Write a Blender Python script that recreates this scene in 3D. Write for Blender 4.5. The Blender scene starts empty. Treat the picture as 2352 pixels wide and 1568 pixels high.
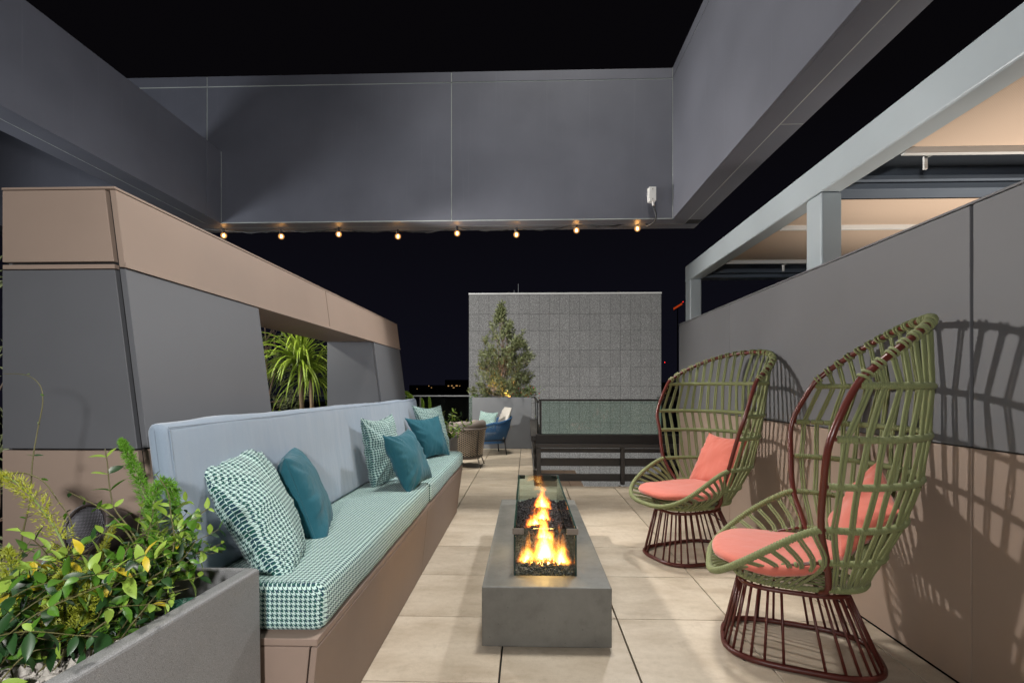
import bpy, bmesh, math, random
from mathutils import Vector, Matrix, Euler, noise
random.seed(7)
PI = math.pi
C = bpy.context.scene.collection
sc = bpy.context.scene

# ------------------------------------------------------------------ camera, night sky, exposure
F, H, CX, HY = 1146.0, 1.237, 1176.0, 890.0          # surveyed from the paving grid (0.6 m tiles)
TH = math.atan(34 / F)
cam = bpy.data.cameras.new('camera'); co = bpy.data.objects.new('camera', cam); C.objects.link(co)
co.location = (0, 0, H); co.rotation_euler = (PI / 2, 0, TH)
cam.sensor_width = 36; cam.lens = F / 2352 * 36; cam.shift_y = 106 / 2352
cam.clip_start = .05; cam.clip_end = 3000
sc.camera = co
w = bpy.data.worlds.new('World'); sc.world = w; w.use_nodes = True
bg = w.node_tree.nodes['Background']; bg.inputs[0].default_value = (.62, .55, .85, 1); bg.inputs[1].default_value = .0045
_n, _l = w.node_tree.nodes, w.node_tree.links                      # faint city glow towards the horizon, the same all round
_t = _n.new('ShaderNodeTexCoord'); _s = _n.new('ShaderNodeSeparateXYZ'); _l.new(_t.outputs['Generated'], _s.inputs[0])
_r = _n.new('ShaderNodeValToRGB'); _l.new(_s.outputs[2], _r.inputs[0])
_r.color_ramp.elements[0].position = 0; _r.color_ramp.elements[0].color = (1.0, 1.0, 1.9, 1)
_r.color_ramp.elements[1].position = .45; _r.color_ramp.elements[1].color = (.52, .45, .60, 1); _l.new(_r.outputs[0], bg.inputs[0])
sc.view_settings.view_transform = 'Standard'; sc.view_settings.look = 'None'
sc.view_settings.exposure = 0; sc.view_settings.gamma = 1; sc.view_settings.use_curve_mapping = False

def lamp(kind, name, loc, target, energy, color, size=.1, angle=90, blend=1.0):
    l = bpy.data.lights.new(name, kind); o = bpy.data.objects.new(name, l); C.objects.link(o)
    o.location = loc
    o.rotation_euler = (Vector(target) - Vector(loc)).to_track_quat('-Z', 'Y').to_euler()
    l.energy = energy; l.color = color
    if kind == 'AREA': l.shape = 'DISK'; l.size = size
    else: l.shadow_soft_size = size
    if kind == 'SPOT': l.spot_size = math.radians(angle); l.spot_blend = blend
    return o
# lamps without fixtures, some in view; the fills are added for brightness
lamp('SPOT', 'flash_by_camera', (-.30, -.55, 1.55), (-.75, 3.0, 1.75), 205, (1, .98, .97), .08, 132, .75)  # flash beside the camera, inferred from the vine shadow
lamp('SPOT', 'floodlight_outside_left', (-4.6, 1.7, 1.75), (-.8, 4.5, 3.1), 230, (.93, .96, 1), .40, 125, .6)
lamp('SPOT', 'added_canopy_fill', (.6, 1.0, 2.2), (-1.0, 4.5, 3.75), 125, (.94, .96, 1), .2, 76, 1.0)  # added fill that evens out the fascia, no lamp of the terrace
lamp('SPOT', 'added_left_beam_fill', (1.0, .9, 2.3), (-2.8, 2.8, 3.2), 170, (.97, .98, 1), .12, 50, .8)  # added light to lift the inner face of the left beam
lamp('SPOT', 'floodlight_left_mast', (-1.75, 4.35, 2.50), (1.8, 3.1, 1.55), 410, (1, .95, .90), .075, 98, .6)
lamp('SPOT', 'floodlight_above_court', (.55, 3.6, 8.2), (.15, 3.0, 0), 1750, (1, .965, .90), .5, 58, .5)
lamp('SPOT', 'unseen_frame_corner_lamp', (1.10, 4.50, 2.58), (-1.1, 2.8, .7), 160, (.97, .98, 1), .10, 104, .8)  # unseen lamp in view at the corner; direction inferred from pillow shadows
lamp('SPOT', 'floodlight_dining_side', (3.3, 2.9, .9), (3.7, 2.9, 3), 185, (1, .90, .80), .15, 126, .5)
lamp('SPOT', 'floodlight_far_end', (-2.9, 6.6, 2.1), (.1, 10, .6), 480, (1, .95, .87), .06, 80, .6)
lamp('SPOT', 'added_far_floor_fill', (-.3, 7.9, 5.6), (-.1, 9.0, 0), 820, (1, .95, .87), .4, 96, .6)  # added overhead light that brightens the far floor
lamp('SPOT', 'floodlight_behind_left_wall', (-2.6, 3.95, 2.2), (-2.15, 4.85, 1.35), 75, (1, .97, .86), .06, 110, .6)
lamp('SPOT', 'facade_floodlight', (2.0, 13, -5.5), (2.2, 30, 2.6), 7500, (1, .97, .93), .4, 100, .8)
lamp('SPOT', 'facade_floodlight_left', (-7, 17, 9), (2.0, 30, 1.0), 5000, (1, .97, .95), .4, 100, .8)

# ------------------------------------------------------------------ survey helpers
cT, sT = math.cos(TH), math.sin(TH)
def ray(px, py):
    a = (px - CX) / F
    return Vector((a * cT - sT, a * sT + cT, (HY - py) / F))
def at(px, py, Y):
    r = ray(px, py); return Vector((0, 0, H)) + r * (Y / r.y)
def onz(px, py, z):
    r = ray(px, py); return Vector((0, 0, H)) + r * ((z - H) / r.z)

# ------------------------------------------------------------------ object helpers
WL = {}
def tag(o, label=None, cat=None, group=None, kind=None):
    if label: o['label'] = label
    if cat: o['category'] = cat
    if group: o['group'] = group
    if kind: o['kind'] = kind
    return o
def thing(name, label, cat, loc=(0, 0, 0), group=None):
    o = bpy.data.objects.new(name, None); C.objects.link(o); o.empty_display_size = .1
    o.location = loc; WL[o.name] = Vector(loc)
    return tag(o, label, cat, group)
def mesh(V, Fc, mat, smooth=False, uv=None):
    m = bpy.data.meshes.new('m'); m.from_pydata([tuple(v) for v in V], [], Fc)
    mats = mat if isinstance(mat, list) else [mat]
    for q in mats: m.materials.append(q)
    if smooth: m.polygons.foreach_set('use_smooth', [True] * len(m.polygons))
    if uv:
        l = m.uv_layers.new(name='uv')
        for p in m.polygons:
            for li in p.loop_indices: l.data[li].uv = uv[m.loops[li].vertex_index]
    m.update(); return m
def put(name, m, parent=None, loc=None, rot=None, scale=None):
    o = bpy.data.objects.new(name, m); C.objects.link(o)
    if parent is not None: o.parent = parent
    if loc is not None: o.location = loc
    if rot is not None: o.rotation_euler = rot
    if scale is not None: o.scale = scale
    return o
class G:
    """collects world-space geometry for ONE object"""
    def __init__(s): s.V = []; s.F = []; s.U = []
    def add(s, V, Fc, U=None):
        n = len(s.V); s.V += [Vector(v) for v in V]; s.F += [tuple(i + n for i in f) for f in Fc]
        s.U += (U if U else [(0, 0)] * len(V)); return s
    def box(s, x0, x1, y0, y1, z0, z1):
        return s.hexa([(x0, y0, z0), (x1, y0, z0), (x1, y1, z0), (x0, y1, z0), (x0, y0, z1), (x1, y0, z1), (x1, y1, z1), (x0, y1, z1)])
    def hexa(s, P):
        return s.add(P, [(0, 3, 2, 1), (4, 5, 6, 7), (0, 1, 5, 4), (1, 2, 6, 5), (2, 3, 7, 6), (3, 0, 4, 7)])
    def tube(s, pts, r, n=8, closed=False, cap=True):
        pts = [Vector(p) for p in pts]; N = len(pts)
        rr = r if isinstance(r, (list, tuple)) else [r] * N
        V = []; Fc = []; prev = None
        for i, p in enumerate(pts):
            if closed: t = pts[(i + 1) % N] - pts[i - 1]
            else: t = pts[min(i + 1, N - 1)] - pts[max(i - 1, 0)]
            t = t.normalized() if t.length > 1e-9 else Vector((0, 0, 1))
            if prev is None:
                u = t.orthogonal().normalized()
            else:
                u = prev - t * prev.dot(t); u = u.normalized() if u.length > 1e-6 else t.orthogonal().normalized()
            prev = u; v = t.cross(u)
            for k in range(n):
                a = 2 * PI * k / n; V.append(p + (u * math.cos(a) + v * math.sin(a)) * rr[i])
        M = N if closed else N - 1
        for i in range(M):
            for k in range(n):
                a = i * n + k; b = i * n + (k + 1) % n; j = ((i + 1) % N) * n
                Fc.append((a, b, j + (k + 1) % n, j + k))
        if cap and not closed:
            Fc.append(tuple(reversed(range(n)))); Fc.append(tuple((N - 1) * n + k for k in range(n)))
        return s.add(V, Fc)
    def disc(s, c, r0, r1, z0, z1, n=20):
        V = [(c[0] + r * math.cos(2 * PI * k / n), c[1] + r * math.sin(2 * PI * k / n), z) for r, z in ((r0, z0), (r1, z1)) for k in range(n)]
        Fc = [(k, (k + 1) % n, n + (k + 1) % n, n + k) for k in range(n)] + [tuple(reversed(range(n))), tuple(range(n, 2 * n))]
        return s.add(V, Fc)
    def sphere(s, c, r, n=12, m=8, sc_=(1, 1, 1)):
        V = [(c[0], c[1], c[2] - r * sc_[2])]
        for i in range(1, m):
            a = -PI / 2 + PI * i / m
            V += [(c[0] + r * sc_[0] * math.cos(a) * math.cos(2 * PI * k / n), c[1] + r * sc_[1] * math.cos(a) * math.sin(2 * PI * k / n), c[2] + r * sc_[2] * math.sin(a)) for k in range(n)]
        V.append((c[0], c[1], c[2] + r * sc_[2])); L = len(V) - 1
        Fc = [(0, 1 + (k + 1) % n, 1 + k) for k in range(n)] + [(L, L - n + k, L - n + (k + 1) % n) for k in range(n)]
        for i in range(m - 2):
            for k in range(n):
                a = 1 + i * n; Fc.append((a + k, a + (k + 1) % n, a + n + (k + 1) % n, a + n + k))
        return s.add(V, Fc)
    def build(s, name, mat, parent=None, bevel=0, smooth=False, seg=2, uv=False):
        off = WL.get(parent.name, Vector()) if parent else Vector()
        m = mesh([v - off for v in s.V], s.F, mat, smooth, s.U if uv else None)
        if bevel:
            bm = bmesh.new(); bm.from_mesh(m)
            bmesh.ops.bevel(bm, geom=list(bm.edges), offset=bevel, segments=seg, affect='EDGES', profile=.5)
            bm.to_mesh(m); bm.free()
            m.polygons.foreach_set('use_smooth', [False] * len(m.polygons))
        o = put(name, m, parent); WL[o.name] = off
        return o
def top(name, g, mat, label, cat, group=None, kind=None, **k):
    """a one-mesh thing whose origin is at its base"""
    c = sum(g.V, Vector()) / len(g.V); c.z = min(v.z for v in g.V)
    gg = G(); gg.V = [v - c for v in g.V]; gg.F = g.F; gg.U = g.U
    o = gg.build(name, mat, None, **k); o.location = c; WL[o.name] = c
    return tag(o, label, cat, group, kind)
def struct(name, g, mat, parent=None, **k):
    o = g.build(name, mat, parent, **k)
    if parent is None: o['kind'] = 'structure'
    return o
def crv(pts, n=8):
    """catmull-rom through points"""
    P = [Vector(p) for p in pts]; P = [P[0] * 2 - P[1]] + P + [P[-1] * 2 - P[-2]]; out = []
    for i in range(1, len(P) - 2):
        for k in range(n):
            t = k / n; a, b, c, d = P[i - 1:i + 3]
            out.append(.5 * ((2 * b) + (c - a) * t + (2 * a - 5 * b + 4 * c - d) * t * t + (3 * b - a - 3 * c + d) * t ** 3))
    return out + [P[-2]]

# ------------------------------------------------------------------ materials
def new(name):
    m = bpy.data.materials.new(name); m.use_nodes = True; n = m.node_tree.nodes; l = m.node_tree.links
    return m, n, l, n['Principled BSDF']
def tc(n, kind='Object'):
    return n.new('ShaderNodeTexCoord').outputs[kind]
def mapping(n, l, src, scale=(1, 1, 1)):
    mp = n.new('ShaderNodeMapping'); mp.inputs['Scale'].default_value = scale; l.new(src, mp.inputs[0]); return mp.outputs[0]
def noise_(n, l, src, scale, detail=4, rough=.55):
    t = n.new('ShaderNodeTexNoise'); t.inputs['Scale'].default_value = scale; t.inputs['Detail'].default_value = detail
    t.inputs['Roughness'].default_value = rough; l.new(src, t.inputs['Vector']); return t.outputs['Fac']
def ramp(n, l, src, stops):
    r = n.new('ShaderNodeValToRGB'); l.new(src, r.inputs[0]); e = r.color_ramp.elements
    while len(e) < len(stops): e.new(.5)
    for i, (p, c) in enumerate(stops): e[i].position = p; e[i].color = (*c, 1) if len(c) == 3 else c
    return r.outputs[0]
def mixc(n, l, fac, a, b, mode='MIX'):
    m = n.new('ShaderNodeMix'); m.data_type = 'RGBA'; m.blend_type = mode
    for s_, v in ((m.inputs[0], fac), (m.inputs[6], a), (m.inputs[7], b)):
        if hasattr(v, 'default_value') or hasattr(v, 'links'): l.new(v, s_)
        elif isinstance(v, tuple): s_.default_value = (*v, 1)
        else: s_.default_value = v
    return m.outputs[2]
def mth(n, l, op, *a):
    m = n.new('ShaderNodeMath'); m.operation = op
    for i, v in enumerate(a):
        if isinstance(v, (int, float)): m.inputs[i].default_value = v
        else: l.new(v, m.inputs[i])
    return m.outputs[0]
def bump(n, l, b, h, strength=.3, dist=.002):
    t = n.new('ShaderNodeBump'); t.inputs['Strength'].default_value = strength; t.inputs['Distance'].default_value = dist
    l.new(h, t.inputs['Height']); l.new(t.outputs[0], b.inputs['Normal'])
def paint(name, col, rough=.5, var=.12, fine=900, fb=.12, metal=0., streak=False, spec=.5, rnd=0, speck=0):
    m, n, l, b = new(name); o = tc(n)
    big = noise_(n, l, o, 1.7, 5); f = noise_(n, l, o, fine, 2)
    hi = tuple(min(1, c * (1 + var)) for c in col); lo = tuple(c * (1 - var) for c in col)
    c = ramp(n, l, big, [(.3, lo), (.7, hi)])
    if speck:
        c = mixc(n, l, speck, c, ramp(n, l, f, [(.35, (.15, .15, .15)), (.65, (1, 1, 1))]), 'OVERLAY')
    if streak:
        st = noise_(n, l, mapping(n, l, o, (14, 14, .35)), 3, 4)
        c = mixc(n, l, ramp(n, l, st, [(.62, (0, 0, 0)), (.85, (.30, .30, .30))]), c, tuple(min(1, v * 1.5 + .03) for v in col))
    if rnd:
        oi = n.new('ShaderNodeObjectInfo')
        k = mth(n, l, 'ADD', mth(n, l, 'MULTIPLY', oi.outputs['Random'], 2 * rnd), 1 - rnd)
        c = mixc(n, l, 1.0, c, k, 'MULTIPLY')
    l.new(c, b.inputs['Base Color'])
    b.inputs['Metallic'].default_value = metal; b.inputs['Specular IOR Level'].default_value = spec
    rr = mth(n, l, 'ADD', mth(n, l, 'MULTIPLY', big, .16), rough - .08); l.new(rr, b.inputs['Roughness'])
    bump(n, l, b, f, fb, .0006)
    return m
M = {}
M['fascia'] = paint('fascia_metal', (.102, .107, .130), .5, .12, 700, .25, .1, True, .5, .04)
M['gray'] = paint('gray_panel', (.125, .129, .139), .55, .07, 800, .25, .0, False, .4, .03)
M['gray2'] = paint('gray_wall_panel', (.140, .142, .150), .55, .07, 800, .25, .0, False, .4, .03)
M['brown'] = paint('taupe_panel', (.325, .245, .195), .6, .07, 800, .25, .0, False, .35, .03)
M['brownbase'] = paint('taupe_base_panel', (.27, .20, .16), .6, .10, 800, .25, .0, False, .3, .03)
M['black'] = paint('black_gap', (.008, .008, .009), .8)
M['seam'] = paint('sealant', (.34, .37, .35), .6, .15)
M['steel'] = paint('blue_gray_steel', (.38, .43, .455), .38, .06, 500, .15, .0, False, .5)
M['steel2'] = paint('dark_blue_steel', (.13, .155, .19), .35, .08, 500, .15)
M['alu'] = paint('white_aluminium', (.62, .62, .60), .4, .05)
M['planter'] = paint('planter_metal', (.20, .20, .20), .5, .06, 600, .5, .0, False, .5, 0, .45)
M['planterfar'] = paint('far_planter_metal', (.17, .18, .195), .5, .06)
M['rail'] = paint('rail_metal', (.046, .041, .038), .5, .1)
M['blackmetal'] = paint('black_metal', (.009, .007, .007), .5, .1)
M['plastic'] = paint('speaker_plastic', (.045, .032, .03), .5, .1)
M['cord'] = paint('black_cord', (.012, .012, .012), .45)
M['chrome'] = paint('clamp_steel', (.22, .19, .165), .4, .05, metal=.6)
M['soil'] = paint('soil', (.035, .024, .018), .95, .4, 120, .8)
M['stone'] = paint('pebble', (.47, .435, .39), .75, .3, 160, .6, rnd=.0)
M['lava'] = paint('lava_gravel', (.017, .017, .019), .7, .5, 220, .6)
M['drain'] = paint('green_drain', (.02, .10, .06), .4)
M['bark'] = paint('bark', (.23, .16, .11), .85, .35, 60, .9)
M['palmtrunk'] = paint('palm_trunk', (.42, .29, .18), .8, .3, 60, .9)
M['vine'] = paint('vine_stem', (.11, .10, .035), .6, .3)
M['vinegreen'] = paint('green_vine_stem', (.16, .22, .05), .6, .3)
M['wicker'] = paint('wicker_strip', (.50, .42, .33), .65, .2, 300, .5)
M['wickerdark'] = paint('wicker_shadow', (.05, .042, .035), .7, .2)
M['taupecloth'] = paint('taupe_fabric', (.21, .18, .16), .9, .1, 400, .6)
M['creamcloth'] = paint('cream_fabric', (.58, .55, .50), .9, .08, 400, .6)
M['darkframe'] = paint('dark_bronze', (.07, .06, .05), .4, .1)
M['bluerope'] = paint('blue_rope', (.035, .115, .26), .75, .15, 300, .6)
M['ground'] = paint('dark_city_ground', (.01, .01, .012), .95, .3)
M['citywall'] = paint('city_wall', (.03, .028, .028), .9, .3)
M['deck'] = paint('deck_slab', (.02, .019, .018), .9)
M['lower'] = paint('lower_paver', (.42, .30, .22), .8, .12)
M['red'] = paint('oxide_red_tube', (.092, .015, .009), .34, .12, 300, .1, .0, False, .55)
M['redbase'] = paint('oxide_red_rod', (.085, .016, .011), .4, .12, 300, .1)

def ropemat(name, col):
    m, n, l, b = new(name); o = tc(n)
    wv = n.new('ShaderNodeTexWave'); wv.inputs['Scale'].default_value = 130; wv.bands_direction = 'DIAGONAL'; l.new(o, wv.inputs[0])
    c = mixc(n, l, wv.outputs['Fac'], tuple(v * .72 for v in col), tuple(v * 1.12 for v in col))
    big = noise_(n, l, o, 9, 3)
    c = mixc(n, l, mth(n, l, 'MULTIPLY', big, .5), c, tuple(v * .8 for v in col))
    l.new(c, b.inputs['Base Color']); b.inputs['Roughness'].default_value = .75
    b.inputs['Sheen Weight'].default_value = .15; bump(n, l, b, wv.outputs['Fac'], .5, .0008)
    return m
M['rope'] = ropemat('olive_rope', (.195, .218, .085))

def cloth(name, col, col2, rough=.85, weave=1100, sheen=.3, wr=9):
    m, n, l, b = new(name); o = tc(n)
    f = noise_(n, l, o, 260, 3)
    fine_ = noise_(n, l, mapping(n, l, o, (1, 1, 3)), 700, 2)
    c = mixc(n, l, mth(n, l, 'ADD', mth(n, l, 'MULTIPLY', fine_, .5), mth(n, l, 'MULTIPLY', f, .4)), col, col2)
    l.new(c, b.inputs['Base Color']); b.inputs['Roughness'].default_value = rough; b.inputs['Sheen Weight'].default_value = sheen
    fold = noise_(n, l, mapping(n, l, o, (1, 1, .28)), wr, 3, .5)
    hh = mth(n, l, 'ADD', mth(n, l, 'MULTIPLY', fold, 1.0), mth(n, l, 'MULTIPLY', f, .03))
    bump(n, l, b, hh, .75, .016)
    return m
M['blue'] = cloth('slate_blue_fabric', (.215, .28, .365), (.31, .38, .46), wr=6)
M['teal'] = cloth('teal_fabric', (.008, .085, .125), (.018, .15, .195), wr=14, sheen=.12)
M['coral'] = cloth('coral_fabric', (.49, .105, .072), (.60, .165, .112), wr=6)

def hound(name):
    m, n, l, b = new(name)
    uv = tc(n, 'UV'); sx = n.new('ShaderNodeSeparateXYZ'); l.new(uv, sx.inputs[0])
    u, v = sx.outputs[0], sx.outputs[1]
    a = mth(n, l, 'LESS_THAN', mth(n, l, 'FRACT', u), .46)
    bb = mth(n, l, 'LESS_THAN', mth(n, l, 'FRACT', v), .46)
    t = mth(n, l, 'LESS_THAN', mth(n, l, 'FRACT', mth(n, l, 'MULTIPLY', mth(n, l, 'ADD', u, v), 2.0)), .5)
    k = n.new('ShaderNodeMix'); k.data_type = 'FLOAT'; l.new(t, k.inputs[0]); l.new(a, k.inputs[2]); l.new(bb, k.inputs[3])
    o = tc(n); f = noise_(n, l, uv, 3.1, 2)
    dark = mixc(n, l, mth(n, l, 'GREATER_THAN', f, .5), (.001, .098, .070), (.004, .045, .085))
    c = mixc(n, l, k.outputs[0], dark, (.58, .77, .715))
    # every yarn is a little ridge
    thr = mth(n, l, 'MULTIPLY', mth(n, l, 'ABSOLUTE', mth(n, l, 'SINE', mth(n, l, 'MULTIPLY', u, PI * 4))), mth(n, l, 'ABSOLUTE', mth(n, l, 'SINE', mth(n, l, 'MULTIPLY', v, PI * 4))))
    l.new(c, b.inputs['Base Color']); b.inputs['Roughness'].default_value = .8; b.inputs['Sheen Weight'].default_value = .15
    fold = noise_(n, l, mapping(n, l, o, (1, 1, .5)), 8, 3, .5)
    bump(n, l, b, mth(n, l, 'ADD', mth(n, l, 'MULTIPLY', thr, .12), fold), .45, .01)
    return m
M['hound'] = hound('houndstooth_fabric')

def leafmat(name, col, col2, rough=.35, trans=.25):
    m, n, l, b = new(name); o = tc(n)
    oi = n.new('ShaderNodeObjectInfo'); f = noise_(n, l, o, 40, 3)
    k = mth(n, l, 'ADD', mth(n, l, 'MULTIPLY', f, .6), mth(n, l, 'MULTIPLY', oi.outputs['Random'], .45))
    c = mixc(n, l, k, col, col2)
    l.new(c, b.inputs['Base Color']); b.inputs['Roughness'].default_value = rough
    tr = n.new('ShaderNodeBsdfTranslucent'); l.new(c, tr.inputs[0]); mx = n.new('ShaderNodeMixShader'); mx.inputs[0].default_value = trans
    l.new(b.outputs[0], mx.inputs[1]); l.new(tr.outputs[0], mx.inputs[2]); l.new(mx.outputs[0], n['Material Output'].inputs[0])
    return m
M['leafdark'] = leafmat('dark_leaf', (.008, .032, .012), (.03, .085, .02), .38, .12)
M['leafmid'] = leafmat('mid_leaf', (.05, .15, .012), (.12, .27, .03), .35)
M['leaflime'] = leafmat('lime_leaf', (.22, .38, .04), (.36, .50, .09), .4)
M['leafyellow'] = leafmat('yellow_leaf', (.55, .42, .02), (.70, .55, .03), .4)
M['fern'] = leafmat('fern_needles', (.07, .22, .012), (.20, .42, .04), .5)
M['fernyellow'] = leafmat('yellow_fern_needles', (.20, .27, .02), (.42, .42, .04), .5)
M['fernlime'] = leafmat('lime_fern_needles', (.20, .36, .03), (.33, .5, .05), .5)
M['olive'] = leafmat('olive_leaf', (.04, .06, .018), (.40, .44, .22), .45, .12)
M['palm'] = leafmat('palm_leaf', (.14, .25, .015), (.40, .50, .07), .4, .3)
M['flower'] = leafmat('red_flower', (.5, .03, .03), (.7, .12, .06), .5)

def tilemat():
    m, n, l, b = new('porcelain_tile'); o = tc(n); oi = n.new('ShaderNodeObjectInfo')
    vadd = n.new('ShaderNodeVectorMath'); vadd.operation = 'ADD'; l.new(o, vadd.inputs[0])
    cmb = n.new('ShaderNodeCombineXYZ'); l.new(mth(n, l, 'MULTIPLY', oi.outputs['Random'], 37.0), cmb.inputs[0]); l.new(mth(n, l, 'MULTIPLY', oi.outputs['Random'], 91.0), cmb.inputs[1])
    l.new(cmb.outputs[0], vadd.inputs[1])
    a = noise_(n, l, mapping(n, l, vadd.outputs[0], (1, 2.2, 1)), 2.6, 6, .6); f = noise_(n, l, vadd.outputs[0], 330, 3); g = noise_(n, l, vadd.outputs[0], 26, 5, .7)
    c = ramp(n, l, a, [(.25, (.37, .30, .22)), (.5, (.50, .425, .33)), (.75, (.59, .51, .41))])
    c = mixc(n, l, ramp(n, l, g, [(.45, (0, 0, 0)), (.75, (.35, .35, .35))]), c, (.34, .28, .21))
    c = mixc(n, l, .22, c, ramp(n, l, f, [(.3, (.2, .2, .2)), (.7, (.95, .95, .95))]), 'OVERLAY')
    st = noise_(n, l, vadd.outputs[0], 5.5, 6, .72)
    c = mixc(n, l, ramp(n, l, st, [(.56, (0, 0, 0)), (.72, (.38, .38, .38))]), c, (.27, .215, .155))
    k = mth(n, l, 'ADD', mth(n, l, 'MULTIPLY', oi.outputs['Random'], .18), .90)
    c = mixc(n, l, 1.0, c, k, 'MULTIPLY')
    l.new(c, b.inputs['Base Color']); l.new(mth(n, l, 'ADD', mth(n, l, 'MULTIPLY', g, .25), .38), b.inputs['Roughness']); b.inputs['Specular IOR Level'].default_value = .35
    bump(n, l, b, f, .15, .0008); return m
M['tile'] = tilemat()
def concrete():
    m, n, l, b = new('cast_concrete'); o = tc(n)
    a = noise_(n, l, o, 3.2, 7, .65); f = noise_(n, l, o, 300, 3); g = noise_(n, l, o, 14, 6, .7)
    c = ramp(n, l, a, [(.3, (.105, .102, .09)), (.7, (.165, .162, .145))])
    c = mixc(n, l, ramp(n, l, g, [(.5, (0, 0, 0)), (.8, (.5, .5, .5))]), c, (.085, .078, .066))
    vo = n.new('ShaderNodeTexVoronoi'); vo.inputs['Scale'].default_value = 24; l.new(o, vo.inputs['Vector'])
    pit = ramp(n, l, vo.outputs['Distance'], [(.035, (1, 1, 1)), (.075, (0, 0, 0))])
    c = mixc(n, l, pit, c, (.06, .055, .05))
    c = mixc(n, l, .12, c, f, 'OVERLAY')
    l.new(c, b.inputs['Base Color']); l.new(mth(n, l, 'ADD', mth(n, l, 'MULTIPLY', g, .3), .36), b.inputs['Roughness'])
    bump(n, l, b, mth(n, l, 'SUBTRACT', mth(n, l, 'MULTIPLY', f, .3), pit), .25, .0012); return m
M['concrete'] = concrete()
def facade():
    m, n, l, b = new('speckled_facade'); o0 = tc(n); oi = n.new('ShaderNodeObjectInfo')
    va = n.new('ShaderNodeVectorMath'); va.operation = 'ADD'; l.new(o0, va.inputs[0]); l.new(oi.outputs['Location'], va.inputs[1]); o = va.outputs[0]
    f = noise_(n, l, o, 17, 2, .9); g = noise_(n, l, o, 1.1, 3)
    c = ramp(n, l, f, [(.30, (.09, .09, .09)), (.5, (.19, .19, .185)), (.70, (.38, .375, .37))])
    c = mixc(n, l, mth(n, l, 'MULTIPLY', g, .28), c, mixc(n, l, g, (.16, .20, .18), (.21, .19, .20)), 'MIX')
    k = mth(n, l, 'ADD', mth(n, l, 'MULTIPLY', oi.outputs['Random'], .12), .94)
    c = mixc(n, l, 1.0, c, k, 'MULTIPLY')
    l.new(c, b.inputs['Base Color']); b.inputs['Roughness'].default_value = .8; return m
M['facade'] = facade()
def fabricshade():
    m, n, l, b = new('awning_fabric'); o = tc(n)
    wv = n.new('ShaderNodeTexWave'); wv.inputs['Scale'].default_value = 28; l.new(o, wv.inputs[0])
    c = mixc(n, l, wv.outputs['Fac'], (.50, .375, .28), (.63, .49, .375)); l.new(c, b.inputs['Base Color']); b.inputs['Roughness'].default_value = .85
    return m
M['awning'] = fabricshade()
def glass(name, tint, refl=.08):
    m, n, l, b = new(name); n.remove(b)
    t = n.new('ShaderNodeBsdfTransparent'); t.inputs[0].default_value = (*tint, 1)
    g = n.new('ShaderNodeBsdfGlossy'); g.inputs['Roughness'].default_value = .02
    fr = n.new('ShaderNodeFresnel'); fr.inputs[0].default_value = 1.45
    mx = n.new('ShaderNodeMixShader'); l.new(fr.outputs[0], mx.inputs[0]); l.new(t.outputs[0], mx.inputs[1]); l.new(g.outputs[0], mx.inputs[2])
    l.new(mx.outputs[0], n['Material Output'].inputs[0]); return m
def glow_glass():
    m, n, l, b = new('lit_bulb_glass'); n.remove(b); t = n.new('ShaderNodeBsdfTransparent'); t.inputs[0].default_value = (1, .85, .6, 1)
    e = n.new('ShaderNodeEmission'); e.inputs[0].default_value = (1, .50, .20, 1); e.inputs[1].default_value = 1.1
    mx = n.new('ShaderNodeMixShader'); mx.inputs[0].default_value = .42; l.new(t.outputs[0], mx.inputs[1]); l.new(e.outputs[0], mx.inputs[2])
    l.new(mx.outputs[0], n['Material Output'].inputs[0]); return m
M['glass'] = glass('clear_glass', (.86, .95, .90)); M['firebox'] = glass('firepit_glass', (.84, .92, .88)); M['bulbglass'] = glow_glass()
M['glassedge'] = paint('dark_glass_edge', (.008, .03, .025), .2)
def emit(name, col, s):
    m, n, l, b = new(name); n.remove(b); e = n.new('ShaderNodeEmission'); e.inputs[0].default_value = (*col, 1); e.inputs[1].default_value = s
    l.new(e.outputs[0], n['Material Output'].inputs[0]); return m
M['filament'] = emit('lit_filament', (1, .52, .16), 60); M['window'] = emit('lit_window', (1, .55, .2), .55)
M['citydot'] = emit('city_light', (1, .62, .35), .14); M['redlamp'] = emit('red_lamp', (1, .02, .02), 2.5); M['sign'] = emit('orange_neon', (1, .10, .01), .4)
M['amber'] = emit('amber_lens', (1, .5, .12), 12)

# ------------------------------------------------------------------ ground and deck
struct('ground', G().box(-900, 900, -300, 1500, -41, -40), M['ground'])
g = G(); g.box(-9, 1.815, -1.6, 6.38, -.3, -.035); g.box(-9, .105, 6.38, 11.4, -.3, -.035)
struct('terrace_slab', g, M['deck'])
floor = bpy.data.objects.new('terrace_floor', None); C.objects.link(floor); floor['kind'] = 'structure'; WL[floor.name] = Vector()
def tile(x0, x1, y0, y1, cache={}):
    gx, gy = .0042, .0030
    w_, d_ = round(x1 - x0, 3), round(y1 - y0, 3)
    if (w_, d_) not in cache:
        q = G(); q.box(-w_ / 2 + gx, w_ / 2 - gx, -d_ / 2 + gy, d_ / 2 - gy, -.03, 0)
        o = q.build('floor_tile', M['tile'], floor, bevel=.0012, seg=1); cache[(w_, d_)] = o.data
    else: o = put('floor_tile', cache[(w_, d_)], floor)
    o.location = ((x0 + x1) / 2, (y0 + y1) / 2, random.uniform(-.0006, .0006))
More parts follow.
